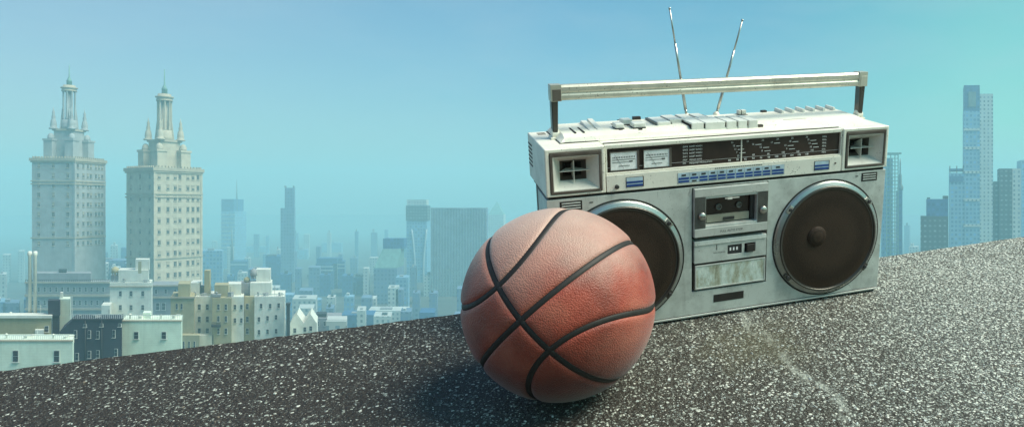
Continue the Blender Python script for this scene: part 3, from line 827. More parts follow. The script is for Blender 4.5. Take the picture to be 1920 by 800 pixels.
class Bld:
    """one building: px extents of its front at distance Y are turned into metres once, here"""
    def __init__(s, name, label, xl, xr, Y, D, xs=None, cat='building', group=None):
        s.Y, s.D = Y, D
        a, b = at(xl, 0, Y), at(xr, 0, Y)
        s.base = Vector(((a.x + b.x) / 2, Y, GZ))
        if xs is None: xs = xr + (PX - xr) * .004 * 1
        br = at(xs, 0, Y + D)
        s.skew = (br.x - b.x) / D      # lateral drift of the side walls per metre of depth
        s.root = thing(name, label, cat, s.base, group)
    def dv(s, D): return Vector((s.skew * D, D, 0))
    def blk(s, part, x0, x1, y0, y1=None, dy=0.0, D=None, mat='white', parent=None, inset=0):
        """block whose front shows between px x0..x1 and py y0..y1 (None = to the ground)"""
        Y = s.Y + dy; D = D if D is not None else s.D - dy
        a, b = at(x0, y0, Y), at(x1, y0, Y)
        z1 = a.z; z0 = GZ if y1 is None else at(x0, y1, Y).z
        m = MB(); o = s.base
        A = Vector((a.x - o.x, a.y - o.y, 0)); B = Vector((b.x - o.x, b.y - o.y, 0))
        para(m, A, B, s.dv(D), z0 - GZ, z1 - GZ)
        return m.build(part, M[mat] if isinstance(mat, str) else mat, parent or s.root)
    def win(s, L, w, h, dy=0.0, parent=None, frame='winframe', blind=False):
        Y = s.Y + dy
        ww, hh = w / F * Y, h / F * Y
        me = None
        for (px, py) in L:
            c = at(px, py, Y) - s.base
            if me is None:
                m = MB(); f = .10 * ww
                m.box(-ww / 2, ww / 2, -.07, .02, -hh / 2, hh / 2, 1)
                m.box(-ww / 2 + f, ww / 2 - f, -.10, -.06, f - hh / 2, -f * .4, 0); m.box(-ww / 2 + f, ww / 2 - f, -.09, -.06, f * .4, hh / 2 - f, 0)
                m.box(-ww / 2 - f, ww / 2 + f, -.22, .02, -hh / 2 - f, -hh / 2 + .002, 1)
                me = m.mesh('window', [M['glass'], M[frame]])
            ob = bpy.data.objects.new('window', me); C.objects.link(ob); ob.parent = parent or s.root
            ob.location = c
    def rail(s, x0, x1, y0, y1, dy=0.0, n=14, mat='railing', part='railing'):
        Y = s.Y + dy; m = MB(); o = s.base
        a, b = at(x0, y0, Y) - o, at(x1, y1, Y) - o
        t = max(.03, .5 / F * Y)
        m.box(a.x, b.x, a.y - t, a.y, a.z - t, a.z + t)
        for i in range(n + 1):
            x = a.x + (b.x - a.x) * i / n; m.box(x - t / 2, x + t / 2, a.y - t * .8, a.y - t * .1, b.z, a.z - t)
        m.build(part, M[mat], s.root)
    def vents(s, L, y, dy=2.0, mat='greystone'):
        """roof plant: cowls, boxes and aerials standing behind the parapet"""
        for i, (px, h) in enumerate(L):
            Y = s.Y + dy; c = at(px, y, Y) - s.base; u = 1 / F * Y; m = MB()
            if i % 3 == 0: m.lathe([(1.3 * u, -.5), (1.3 * u, h * u * .7), (2.1 * u, h * u * .75), (2.1 * u, h * u * .9), (.3 * u, h * u)], 10, tuple(c)); nm = 'roof_vent'
            elif i % 3 == 1:
                m.box(c.x - 3 * u, c.x + 3 * u, c.y, c.y + 1.2, c.z - .6, c.z + h * u * .6); m.box(c.x - 3.4 * u, c.x + 3.4 * u, c.y - .1, c.y + 1.3, c.z + h * u * .6, c.z + h * u * .7); nm = 'roof_plant'
            else:
                m.box(c.x - .25 * u, c.x + .25 * u, c.y, c.y + .5 * u, c.z - .6, c.z + h * u * 1.6)
                for k in range(3): m.box(c.x - 2.2 * u, c.x + 2.2 * u, c.y + .1 * u, c.y + .4 * u, c.z + h * u * (1 + k * .22), c.z + h * u * (1 + k * .22) + .35 * u)
                nm = 'aerial'
            m.build(nm, M[mat], s.root)
    def tank(s, px, ytop, ybot, r, dy=3, mat='tan'):
        Y = s.Y + dy; c = at(px, ybot, Y) - s.base; h = (ybot - ytop) / F * Y; R = r / F * Y
        m = MB(); m.lathe([(R, h * .3), (R, h * .75), (R * .4, h * .93), (.01, h)], 14, tuple(c))
        for a in range(4): m.box(c.x + R * .6 * math.cos(a * 1.57 + .78) - .12, c.x + R * .6 * math.cos(a * 1.57 + .78) + .12, c.y + R * .6 * math.sin(a * 1.57 + .78) - .12, c.y + R * .6 * math.sin(a * 1.57 + .78) + .12, c.z, c.z + h * .3)
        m.build('water_tank', M[mat], s.root)

# ---- the twin-towered apartment house: each tower a building of its own
def solve_square(xl, xc, xr, Y):
    a, c, b = (xl - PX) / F, (xc - PX) / F, (xr - PX) / F
    p = Y * (b - c); q = Y * (c - a)     # A(cos - b sin) = p ; A(sin + a cos) = q
    th = math.atan2(q + b * 0 + 0, p)
    best = None
    for i in range(1, 1790):
        t = math.radians(i / 10)
        e1 = math.cos(t) - b * math.sin(t); e2 = math.sin(t) + a * math.cos(t)
        if e1 <= 0 or e2 <= 0: continue
        err = abs(p / e1 - q / e2)
        if best is None or err < best[0]: best = (err, t, p / e1)
    return best[1], best[2]

def crown_tower(name, label, xl, xc, xr, Y, ycor, ytier, ytemple0, ytemple1, ytip, rows, group, mat='limestone'):
    th, A = solve_square(xl, xc, xr, Y)
    e1 = Vector((math.cos(th), math.sin(th), 0)); e2 = Vector((-math.sin(th), math.cos(th), 0))
    c0 = at(xc, 0, Y); c0.z = 0
    ctr = c0 + (e1 + e2) * A / 2
    root = thing(name, label, 'tower', ctr, group); root.rotation_euler = (0, 0, th)
    zz = lambda py: at(0, py, ctr.y).z
    H = A / 2
    zc = zz(ycor)
    m = MB(); m.box(-H, H, -H, H, 0, zc)
    # projecting corner piers and a recessed centre bay give the shaft relief
    for sx in (-1, 1):
        m.box(sx * H - .5 if sx > 0 else -H - .35, sx * H + .35 if sx > 0 else -H + .5, -H - .35, -H + .5, 0, zc - .5)
    wall = m.build('wall', M[mat], root)
    u = A / 25.0
    m = MB(); m.box(-H - 1 * u, H + 1 * u, -H - 1 * u, H + 1 * u, zc - 1.3 * u, zc + .5 * u); m.box(-H - .6 * u, H + .6 * u, -H - .6 * u, H + .6 * u, zc - 2.2 * u, zc - 1.32 * u)
    m.build('cornice', M['limestone_trim'], root)
    for dz in (13.5, 15.2, 48.0):
        m = MB(); m.box(-H - .5 * u, H + .5 * u, -H - .5 * u, H + .5 * u, zc - dz * u - .35, zc - dz * u + .35); m.build('string_course', M['limestone_trim'], root)
    m = MB()
    for i in range(15):
        t = -H + A * (i + .5) / 15
        for s_ in (-1, 1): m.box(t - .25 * u, t + .25 * u, s_ * H - .3, s_ * H + .3, zc + .5 * u, zc + 1.5 * u)
        m.box(H - .3, H + .3, t - .25 * u, t + .25 * u, zc + .5 * u, zc + 1.5 * u); m.box(-H - .3, -H + .3, t - .25 * u, t + .25 * u, zc + .5 * u, zc + 1.5 * u)
    m.build('parapet', M['limestone_trim'], root)
    # windows: one mesh, many objects
    ww, hh = 1.35 * u, 2.5 * u
    def wm(axis, blind=0):
        m = MB()
        def bx(u0, u1, d0, d1, z0, z1, mi):
            if axis == 0: m.box(u0, u1, -d1, -d0, z0, z1, mi)
            else: m.box(-d1, -d0, u0, u1, z0, z1, mi)
        bx(-ww / 2, ww / 2, -.02, .06, -hh / 2, hh / 2, 0)
        bx(-ww / 2 - .2, ww / 2 + .2, -.02, .30, -hh / 2 - .35, -hh / 2, 1)
        bx(-ww / 2 - .2, ww / 2 + .2, -.02, .22, hh / 2, hh / 2 + .3, 1)
        bx(-.07, .07, .03, .10, -hh / 2, hh / 2, 1)
        if blind: bx(-ww / 2 + .05, ww / 2 - .05, .061, .08, hh / 2 - hh * blind, hh / 2 - .01, 1)
        return m.mesh('window', [M['glass'], M['limestone_trim']])
    # in the tower's frame: face -Y runs along e1 (the right-hand, sunny face), face -X along e2 (left)
    rw = random.Random(len(label))
    m1, m2 = [wm(0), wm(0), wm(0, .3), wm(0, .6)], [wm(1), wm(1), wm(1, .35), wm(1, .7)]
    rz = [zc - (4.2 + 5.9 * k) * u for k in range(rows)]
    cnt = 0
    for z in rz:
        for uu in (-.40, -.22, -.07, .03, .20, .31, .42):
            ob = bpy.data.objects.new('window', rw.choice(m1)); C.objects.link(ob); ob.parent = root; ob.location = (uu * A, -H, z); cnt += 1
        for uu in (.34, .0, -.34):
            ob = bpy.data.objects.new('window', rw.choice(m2)); C.objects.link(ob); ob.parent = root; ob.location = (-H, uu * A, z); cnt += 1
    # second tier: four corner pavilions round a set-back core
    zt = zz(ytier); z1 = zz(ytemple0)
    m = MB(); m.box(-.21 * A, .21 * A, -.21 * A, .21 * A, zc, z1); core = m.build('upper_storey', M[mat], root)
    m = MB(); m.box(-.235 * A, .235 * A, -.235 * A, .235 * A, z1 - .9 * u, z1 + .3 * u); m.build('upper_cornice', M['limestone_trim'], root)
    for sx in (-1, 1):
        for sy in (-1, 1):
            cx, cy = sx * .25 * A, sy * .25 * A; w = .10 * A
            m = MB(); m.box(cx - w, cx + w, cy - w, cy + w, zc, zt - .02)
            m.box(cx - w - .4 * u, cx + w + .4 * u, cy - w - .4 * u, cy + w + .4 * u, zt - 1.2 * u, zt)
            m.lathe([(w * .7, 0), (w * .7, .8 * u), (w * .62, 2 * u), (w * .4, 3.1 * u), (.01, 3.6 * u)], 14, (cx, cy, zt))
            m.build('corner_pavilion', M[mat], root)
    # pinnacles on the corners of the core
    pz = z1; ph = (zz(ytemple1) - z1) * .55
    for sx in (-1, 1):
        for sy in (-1, 1):
            m = MB()
            m.lathe([(2.2 * u, 0), (2.2 * u, ph * .06), (1.5 * u, ph * .1), (1.7 * u, ph * .2), (1.3 * u, ph * .42), (.8 * u, ph * .5), (1.05 * u, ph * .56), (.55 * u, ph * .72), (.75 * u, ph * .78), (.25 * u, ph * .9), (.02, ph * 1.06)], 12, (sx * .215 * A, sy * .215 * A, pz))
            m.build('pinnacle', M[mat], root)
    # round columned temple
    R = 3.05 * u; ze = zz(ytemple1); base_h = (ze - z1) * .26
    m = MB(); m.lathe([(R * 1.3, 0), (R * 1.3, base_h * .4), (R * 1.2, base_h * .5), (R * 1.2, base_h), (R * .5, base_h + .02), (R * .5, ze - z1 - .02)], 24, (0, 0, z1)); m.build('temple_drum', M[mat], root)
    for i in range(8):
        a = i * math.pi / 4 + .3
        m = MB(); m.lathe([(.62 * u, 0), (.5 * u, .5), (.42 * u, ze - z1 - base_h - .6), (.62 * u, ze - z1 - base_h)], 10, (R * math.cos(a), R * math.sin(a), z1 + base_h)); m.build('column', M[mat], root)
    for i in range(4):     # scrolled buttresses
        a = i * math.pi / 2 + .3 + math.pi / 8
        m = MB(); m.hexa([(R * .9, -.4 * u, 0), (R * 1.55, -.4 * u, 0), (R * 1.55, .4 * u, 0), (R * .9, .4 * u, 0), (R * .9, -.35 * u, base_h * 2.1), (R * 1.15, -.35 * u, base_h * 2.1), (R * 1.15, .35 * u, base_h * 2.1), (R * .9, .35 * u, base_h * 2.1)])
        b = m.build('buttress', M[mat], root); b.location = (0, 0, z1); b.rotation_euler = (0, 0, a)
    zt2 = zz(ytip); eh = (zt2 - ze)
    m = MB(); m.lathe([(R * 1.25, 0), (R * 1.3, .5 * u), (R * 1.2, .6 * u), (R * 1.2, 1.6 * u), (R * 1.42, 1.9 * u), (R * 1.42, 2.5 * u), (R * 1.05, 2.7 * u), (R * 1.0, 3.9 * u), (R * .55, 4.0 * u)], 24, (0, 0, ze))
    m.build('entablature', M['limestone_trim'], root)
    m = MB(); m.lathe([(R * .45, 3.9 * u), (R * .42, 6.2 * u), (R * .5, 6.4 * u), (R * .34, 7.4 * u), (R * .2, 8.6 * u), (.34 * u, 9.4 * u), (.22 * u, eh)], 14, (0, 0, ze))
    m.build('spire', M['copper'], root)
    return root

GT = 'twin limestone towers with columned crowns'
crown_tower('apartment_tower', 'limestone tower at far left, its shaded bluish face left and a bright washed-out face right', 60, 140, 196, 400, 300, 262, 244, 172, 122, 9, GT, 'shadestone')
crown_tower('apartment_tower', 'tan limestone tower with two broad faces and a thin spire, second from left', 237, 289, 378, 400, 318, 282, 264, 190, 130, 10, GT, 'limestone')

# ---- mid and near blocks of the left side
b = Bld('terraced_building', 'long low blue grey building with stepped terraces below the far left tower', 48, 206, 330, 16, 207)
b.blk('wall', 48, 206, 530, mat='greystone'); b.blk('upper_storey', 62, 170, 512, 530, dy=4, D=10, mat='greystone')
b.blk('cornice', 46, 207, 528, 531, dy=-.8, D=.79, mat='limestone_trim'); b.blk('cornice', 46, 207, 552, 556, dy=-.8, D=.79, mat='limestone_trim'); b.blk('cornice', 46, 207, 578, 581, dy=-.8, D=.79, mat='limestone_trim')
b.win([(62 + i * 11, 542) for i in range(13)], 4.5, 9); b.win([(62 + i * 11, 567) for i in range(13)], 4.5, 9)
b.rail(48, 205, 524, 528, n=40, mat='darkmetal'); b.blk('roof_hut', 110, 124, 505, 512, dy=6, D=5, mat='darkmetal')

b = Bld('white_building', 'bright stepped white building between the two limestone towers', 205, 284, 250, 12, 286)
b.blk('wall', 206, 284, 530, mat='white'); b.blk('upper_storey', 222, 278, 506, 530, dy=2, mat='white', D=9); b.blk('stair_tower', 254, 280, 486, 506, dy=3, mat='white', D=6)
b.blk('roof_hut', 208, 222, 516, 530, dy=3, D=5, mat='greystone'); b.blk('chimney', 259, 265, 490, 512, dy=-.6, D=.59, mat='tan')
b.rail(206, 284, 526, 530, n=22); b.blk('cornice', 205, 285, 536, 538, dy=-.5, D=.49, mat='limestone_trim')
b.win([(226, 550), (246, 550), (268, 550), (226, 576), (246, 576), (268, 576)], 6, 10); b.tank(216, 499, 516, 6, mat='tan')
b.vents([(232, 9), (272, 8), (214, 10)], 530, 1.5, 'greystone'); b.blk('low_annex', 190, 206, 572, dy=-8, D=8, mat='white')

b = Bld('stone_base_building', 'grey stone lower wing at the foot of the second limestone tower', 284, 345, 300, 18, 346)
b.blk('wall', 284, 345, 535, mat='greystone'); b.blk('cornice', 283, 346, 556, 559, dy=-.7, D=.69, mat='limestone_trim'); b.blk('cornice', 283, 346, 534, 537, dy=-.7, D=.69, mat='limestone_trim')
b.win([(293, 546), (311, 546), (329, 546)], 5, 8); b.win([(296, 574), (307, 574), (330, 574)], 7, 14)

b = Bld('tan_building', 'tan brick building with a plain side wall right of the pale front block', 318, 366, 190, 14, 368)
b.blk('wall', 320, 364, 558, mat='tan'); b.blk('upper_storey', 334, 356, 532, 558, dy=2, D=8, mat='tan'); b.win([(332, 574), (341, 574)], 4, 11)
b.blk('cornice', 319, 365, 556, 559, dy=-.4, D=.39, mat='limestone_trim')
b.blk('bay', 338, 374, 628, dy=-3, D=2.9, mat='tan'); b.win([(345, 646), (355, 646), (365, 646)], 3, 14, dy=-3)

b = Bld('white_apartment_house', 'white apartment house with a dark bay and a shaded recess left of centre', 362, 402, 200, 14, 410)
b.blk('wall', 362, 402, 556, mat='white'); b.blk('upper_storey', 356, 374, 530, 556, dy=3, D=8, mat='white'); b.blk('chimney', 383, 393, 507, 556, dy=3, D=4, mat='tan')
b.blk('roof_hut', 372, 390, 536, 556, dy=5, D=5, mat='greystone'); b.rail(362, 402, 551, 556, n=14)
b.win([(374, 575), (389, 575), (374, 598), (389, 598), (374, 620), (389, 620)], 6, 11)
b.vents([(366, 10), (380, 9), (397, 12)], 556, 1.5, 'greystone'); b.blk('bay', 372, 400, 628, dy=-4, D=3.9, mat='white')

b = Bld('grey_apartment_house', 'grey and tan apartment house with a balcony in the middle of the low block', 400, 434, 196, 14, 436)
b.blk('wall', 398, 434, 558, mat='tan'); b.blk('side_wall', 398, 414, 552, 556.5, dy=.5, D=3, mat='greystone'); b.blk('upper_storey', 402, 428, 534, 558, dy=3, D=7, mat='tan')
b.win([(410, 575), (424, 575), (410, 597), (424, 597), (410, 620), (424, 620)], 5, 11); b.blk('balcony', 396, 414, 609, 613, dy=-1.5, D=1.49, mat='darkmetal')
b.vents([(406, 10), (430, 12), (432, 12)], 556, 1.5, 'greystone'); b.rail(398, 414, 604, 609, dy=-1.4, n=7, mat='darkmetal')

b = Bld('white_building', 'narrow white building with two windows left of the wide white block', 434, 458, 198, 14, 459)
b.blk('wall', 434, 457, 556, mat='white'); b.blk('upper_storey', 427, 452, 532, 556, dy=4, D=7, mat='white'); b.win([(441, 575), (453, 575), (441, 600), (453, 600)], 5, 9)
b = Bld('tan_building', 'narrow tan building squeezed between two white ones', 458, 477, 202, 14, 478)
b.blk('wall', 458, 477, 556, mat='tan'); b.blk('upper_storey', 450, 472, 530, 556, dy=4, D=7, mat='greystone'); b.win([(464, 574), (464, 598), (464, 620)], 6, 11); b.tank(463, 518, 531, 5, dy=6)
b = Bld('white_building', 'wide white block with small dark windows under the slender blue tower', 477, 536, 200, 16, 537)
b.blk('wall', 477, 534, 556, mat='white'); b.blk('upper_storey', 469, 509, 530, 556, dy=4, D=9, mat='white'); b.blk('stair_tower', 480, 507, 505, 530, dy=8, D=6, mat='white')
b.win([(486, 598), (502, 596), (518, 594), (486, 622), (502, 621), (518, 620), (507, 573), (490, 573), (523, 572)], 5, 9); b.rail(477, 533, 551, 556, n=16); b.tank(476, 502, 522, 6, dy=8, mat='greystone')
b.vents([(484, 10), (496, 10), (515, 13), (524, 9)], 556, 1.5, 'greystone'); b.blk('chimney', 527, 530, 548, 556, dy=2, D=1, mat='white')
b = Bld('chimney_stack', 'thin dark chimney stack right of the wide white block', 536, 544, 196, 3, 545, cat='chimney')
b.blk('shaft', 537, 543, 572, mat='darkmetal'); b.blk('cap', 536, 544, 569, 572, dy=-.2, D=3.2, mat='darkmetal')
b = Bld('gabled_house', 'low white gabled house beside the thin dark chimney', 544, 596, 205, 14, 598, cat='house')
b.blk('wall', 544, 594, 606, mat='white'); b.win([(553, 619), (572, 617), (583, 615)], 6, 9)
m = MB(); o = b.base
for g0, g1, g2 in ((544, 557, 570), (570, 582, 594)):
    A_, B_, C_ = at(g0, 606, 205) - o, at(g2, 606, 205) - o, at(g1, 588, 205) - o; d = b.dv(13)
    m.add([A_, B_, C_, A_ + d, B_ + d, C_ + d], [(0, 1, 2), (5, 4, 3), (1, 4, 5, 2), (0, 2, 5, 3), (0, 3, 4, 1)])
b_roof = m.build('gable', M['white'], b.root)
b = Bld('low_roof_building', 'low dark roofed building under the pair of striped blue towers', 588, 640, 260, 14, 641)
b.blk('wall', 590, 640, 596, mat='greystone'); b.blk('roof_hut', 592, 612, 588, 596, dy=2, D=6, mat='darkmetal'); b.win([(597, 606), (609, 606), (622, 604), (632, 604)], 5, 8)
b = Bld('low_roof_building', 'low pale building with a flat roof right of the dark roofed one', 610, 652, 240, 12, 653)
b.blk('wall', 612, 650, 602, mat='farwhite'); b.rail(612, 650, 599, 602, n=12)

# near row, bottom left
b = Bld('corner_house', 'pale green rendered block with one window at the bottom left corner', -30, 137, 95, 5.5, 139.5, cat='house')
b.blk('wall', -30, 136, 640, mat='palegreen'); b.rail(-28, 130, 628, 640, dy=.3, n=44); b.blk('coping', -31, 137, 637.5, 640, dy=-.12, D=.6, mat='limestone_trim'); b.win([(107, 667), (30, 667)], 11, 22); b.vents([(12, 12), (48, 10), (70, 13), (100, 11), (122, 8)], 636, 2.5, 'white')
b = Bld('tan_house', 'tan house with a pale roof edge and twin flues at far left', -30, 96, 118, 6, 97, cat='house')
b.blk('wall', -30, 96, 596, mat='tan'); b.blk('coping', -31, 98, 591, 596, dy=-.3, D=3, mat='white'); b.win([(88, 616)], 8, 12)
b.blk('roof_hut', 66, 82, 618, 636, dy=-1.2, D=1.1, mat='white')
b.vents([(20, 10), (44, 9), (76, 14)], 594, 2.5, 'white')
for x in (56, 66):
    c = at(x, 592, 121) - b.base; m = MB(); m.lathe([(.22, 0), (.22, 9.6), (.3, 9.7), (.3, 10.2), (.2, 10.4)], 12, tuple(c)); m.build('flue_pipe', M['white'], b.root)
b = Bld('brick_house', 'dark blue grey brick house with sloping left gable and white windows', 122, 228, 112, 6.5, 231, cat='house')
m = MB(); o = b.base
pts = [(122, 1e9), (228, 1e9), (228, 600), (132, 600), (112, 622), (112, 1e9)]
P = []
for x, y in [(112, None), (228, None), (228, 600), (136, 600), (112, 621)]:
    p = at(x, y if y else 0, 112) - o
    if y is None: p.z = 0
    P.append(p)
d = b.dv(6.5); n = len(P)
m.add(P + [p + d for p in P], [tuple(range(n)), tuple(range(n, 2 * n))[::-1]] + [(i, (i + 1) % n, n + (i + 1) % n, n + i) for i in range(n)])
b.wallo = m.build('wall', M['brickdark'], b.root)
b.blk('coping', 135, 229.5, 597.5, 600, dy=-.15, D=.6, mat='darkmetal')
b.rail(130, 228, 589, 597.5, dy=.6, n=26)
b.win([(184, 627), (214, 625), (142, 626), (168, 626)], 5.5, 15); b.win([(145, 668), (168, 664), (184, 663), (218, 660)], 6, 14)
b.win([(160, 610), (191, 609), (225, 609)], 6, 6); b.vents([(150, 9), (176, 11), (204, 12)], 598, 2.5, 'greystone')
for x in (161, 192):
    c = at(x, 600, 112) - o; m = MB(); m.tube([(c.x, -.12, c.z), (c.x, -.12, c.z - 8)], .06, 8); m.build('drain_pipe', M['darkmetal'], b.root)
b = Bld('chimney_stack', 'square dark brick chimney stack standing behind the gabled brick house', 90, 112, 119, 1.6, 113, cat='chimney')
b.blk('shaft', 98, 111, 566, mat='brickdark'); b.blk('cap', 90, 112, 563, 592, dy=-.2, D=2, mat='brickdark')
b = Bld('stair_hut', 'pale square roof stair block right of the dark chimney', 110, 133, 121, 3, 134, cat='roof hut')
b.blk('wall', 111, 132, 560, mat='palegreen'); b.blk('vent', 113, 118, 548, 560, dy=1, D=1, mat='white'); b.rail(132, 136, 556, 597, n=2)
b = Bld('cream_house', 'pale cream wall with two small windows beside the dark brick house', 228, 340, 114, 6.5, 342, cat='house')
b.blk('wall', 228.6, 340, 602, mat='palegreen'); b.rail(229, 343, 590, 600, dy=.5, n=34); b.blk('coping', 228.7, 341, 600, 602.5, dy=-.12, D=.5, mat='limestone_trim'); b.win([(256, 628), (308, 628)], 9, 14); b.vents([(244, 11), (262, 9), (285, 12), (302, 9), (325, 10)], 598, 2.5, 'white'); b.blk('roof_hut', 268, 282, 586, 600, dy=3, D=2.4, mat='palegreen')

# ---- far towers, left of the radio
def tower(name, label, xl, xr, ytop, Y, D, xs, mat='farglass', bands=0, extra=(), stripes=None, group=None, cat='tower'):
    b = Bld(name, label, xl, xr, Y, D, xs, cat, group)
    b.blk('wall', xl, xr, ytop, mat=mat)
    for (part, x0, x1, y0, y1, dy, dd, mt) in extra: b.blk(part, x0, x1, y0, y1, dy=dy, D=dd, mat=mt)
    if bands:
        m = MB(); o = b.base; z1 = at(0, ytop, Y).z; a, c = at(xl, 0, Y) - o, at(xr, 0, Y) - o
        z = z1 - bands
        d = b.dv(D)
        while z > 20:
            m.box(a.x - .3, c.x + .3, -.6, .3, z, z + bands * .38)
            z -= bands
        m.build('floor_band', M['rib'], b.root)
    if stripes:
        o = b.base; z1 = at(0, ytop, Y).z; a, c = at(xl, 0, Y) - o, at(xr, 0, Y) - o; m = MB()
        for i in range(stripes + 1):
            x = a.x + (c.x - a.x) * i / stripes; w = (c.x - a.x) / stripes * .20
            m.box(x - w, x + w, -1.4, .2, 0, z1 + 1)
        m.build('facade_rib', M['rib'], b.root)
    return b

b = tower('glass_tower', 'pale blue striped tower with a darker top block and thin mast, left of centre', 415, 440, 396, 1100, 40, 462, 'farpale', 6.0, extra=[('crown', 415, 438, 373, 396, 3, 34, 'farglass')])
c = at(444, 396, 1115) - b.base; m = MB(); m.lathe([(1.2, 0), (.9, 25), (.3, 46)], 8, tuple(c)); m.build('mast', M['steel'], b.root)
b = tower('glass_tower', 'lower banded blue block with a needle spire in front of the pale striped tower', 432, 463, 490, 900, 30, 466, 'farglass', 4.4)
c = at(435, 490, 905) - b.base; m = MB(); m.lathe([(1.6, 0), (1.1, 20), (.3, 41)], 8, tuple(c)); m.build('spire', M['steel'], b.root)
tower('slender_tower', 'slender blue tower with a stepped top, tallest left of the ball', 526, 551, 390, 900, 28, 554, 'farstone', 0, extra=[('crown', 534, 551, 352, 390, 2, 24, 'farstone'), ('fin', 533.2, 535, 348, 352, 2, 20, 'steel'), ('fin', 549, 551, 348, 352, 2, 20, 'steel')])
tower('dark_tower', 'dark blue office slab beside the slender stepped tower', 498, 525, 480, 800, 30, 527, 'farglass', 0, extra=[('penthouse', 500, 518, 478, 480, 4, 14, 'fardark'), ('side_wing', 508, 526, 492, None, -6, 5, 'farglass')])
tower('office_tower', 'small dark round-topped tower between the slender tower and the striped pair', 573, 587, 522, 950, 22, 589, 'farglass', 4.0, extra=[('crown', 576, 585, 515, 522, 3, 12, 'fardark')])
tower('striped_tower', 'horizontally banded blue tower, left one of the striped pair', 592, 624, 494, 820, 28, 632, 'farglass', 3.9, extra=[('crown', 594, 631, 484, 494, 3, 20, 'farglass')], group='pair of banded blue towers')
tower('striped_tower', 'horizontally banded blue tower, right one of the striped pair', 633, 646, 490, 830, 28, 648, 'farglass', 3.9, extra=[('crown', 631, 641, 484, 490, 3, 18, 'farglass')], group='pair of banded blue towers')
b = Bld('stepped_tower', 'dark blue tower flaring into a sloping base, left of the stone tower', 650, 686, 780, 26, 690, 'tower')
b.blk('wall', 663, 684, 520, mat='farglass'); b.blk('crown', 666, 683, 514, 520, dy=3, D=16, mat='fardark'); b.blk('podium', 644, 692, 596, dy=-8, D=7.9, mat='farglass')
m = MB(); o = b.base
A_, B_, C_, D_ = at(646, 596, 775) - o, at(663, 596, 775) - o, at(668, 528, 775) - o, at(663, 528, 775) - o; d = b.dv(18)
m.add([A_, B_, C_, D_, A_ + d, B_ + d, C_ + d, D_ + d], [(0, 1, 2, 3), (7, 6, 5, 4), (0, 4, 5, 1), (1, 5, 6, 2), (2, 6, 7, 3), (3, 7, 4, 0)]); m.build('sloping_wall', M['farglass'], b.root)
b = Bld('stone_tower', 'blue grey tower with hipped shoulders and a square crown block', 700, 745, 700, 30, 758, 'tower')
b.blk('wall', 701, 744, 502, mat='farstone'); b.blk('crown', 718, 757, 447, 466, dy=8, D=14, mat='farglass')
m = MB(); o = b.base; zb = at(0, 502, 700).z; ztp = at(0, 466, 708).z
A_, B_ = at(701, 502, 700) - o, at(744, 502, 700) - o; d = b.dv(30); T1_, T2_ = at(718, 466, 708) - o, at(752, 466, 708) - o; d2 = b.dv(14)
m.add([A_, B_, B_ + d, A_ + d, T1_, T2_, T2_ + d2, T1_ + d2], [(0, 1, 5, 4), (1, 2, 6, 5), (2, 3, 7, 6), (3, 0, 4, 7), (4, 5, 6, 7)]); m.build('hipped_roof', M['copper'], b.root)
b = tower('capped_tower', 'pale tower under a dark rectangular cap left of the ribbed slab', 762, 800, 414, 900, 34, 810, 'farpale', 0, extra=[('cap', 761, 801, 385, 413.6, -1, 20, 'fardark'), ('top_screen', 763, 799, 374, 384.6, 3, 16, 'farwhite')])
m = MB(); o = b.base
for k in range(2):
    pts = []
    for i in range(15):
        y = 430 + i * 11; x = 772 + k * 28 + (6 if k == 0 else -6) * math.sin(i / 14 * 3.14)
        pts.append(at(x, y, 899) - o)
    m.tube(pts, 1.1, 6)
m.build('curved_rib', M['rib'], b.root)
tower('ribbed_tower', 'broad blue slab with fine vertical ribs left of the ball', 809, 913, 391, 760, 26, 915, 'farglass', 0, stripes=36, extra=[('parapet', 808.5, 913.5, 389, 391, -1.5, 25, 'rib')])
b = tower('pointed_tower', 'very pale pointed tower partly behind the ball', 915, 944, 402, 1250, 36, 948, 'farwhite', 0)
m = MB(); o = b.base; A_, B_ = at(915, 402, 1250) - o, at(944, 402, 1250) - o; d = b.dv(36); t = (A_ + B_ + d) / 2 + Vector((0, 0, 22)); m.add([A_, B_, B_ + d, A_ + d, t], [(0, 1, 4), (1, 2, 4), (2, 3, 4), (3, 0, 4)]); m.build('pyramid_roof', M['copper'], b.root)
b = tower('small_tower', 'small dark gabled tower at the roof edge below the capped tower', 764, 782, 596, 700, 18, 784, 'fardark')
m = MB(); o = b.base; A_, B_ = at(764, 596, 700) - o, at(782, 596, 700) - o; d = b.dv(18); t = (A_ + B_ + d) / 2 + Vector((0, 0, 12)); m.add([A_, B_, B_ + d, A_ + d, t], [(0, 1, 4), (1, 2, 4), (2, 3, 4), (3, 0, 4)]); m.build('pyramid_roof', M['darkmetal'], b.root)

# infill blocks of the middle distance
fill = [('farwhite', 548, 592, 560, 520, 'pale mid-rise block behind the low white gabled house'),
        ('farstone', 466, 500, 505, 560, 'blue grey mid-rise left of the dark office slab'),
        ('farwhite', 686, 704, 560, 620, 'narrow pale block between the sloping tower and the stone tower'),
        ('farpale', 742, 765, 520, 640, 'pale mid-rise block right of the stone tower'),
        ('farglass', 640, 702, 590, 520, 'low dark blue block at the roof edge left of centre'),
        ('farwhite', 690, 765, 582, 560, 'low white block at the roof edge below the stone tower'),
        ('farstone', 165, 240, 488, 620, 'distant grey blue block seen between the two limestone towers'),
        ('farpale', 378, 416, 470, 700, 'distant pale slab right of the second limestone tower'),
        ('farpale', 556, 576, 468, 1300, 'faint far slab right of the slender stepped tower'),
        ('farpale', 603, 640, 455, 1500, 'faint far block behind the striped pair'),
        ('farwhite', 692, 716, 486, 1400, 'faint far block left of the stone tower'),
        ('farpale', 462, 498, 462, 1500, 'faint far slab left of the dark office slab')]
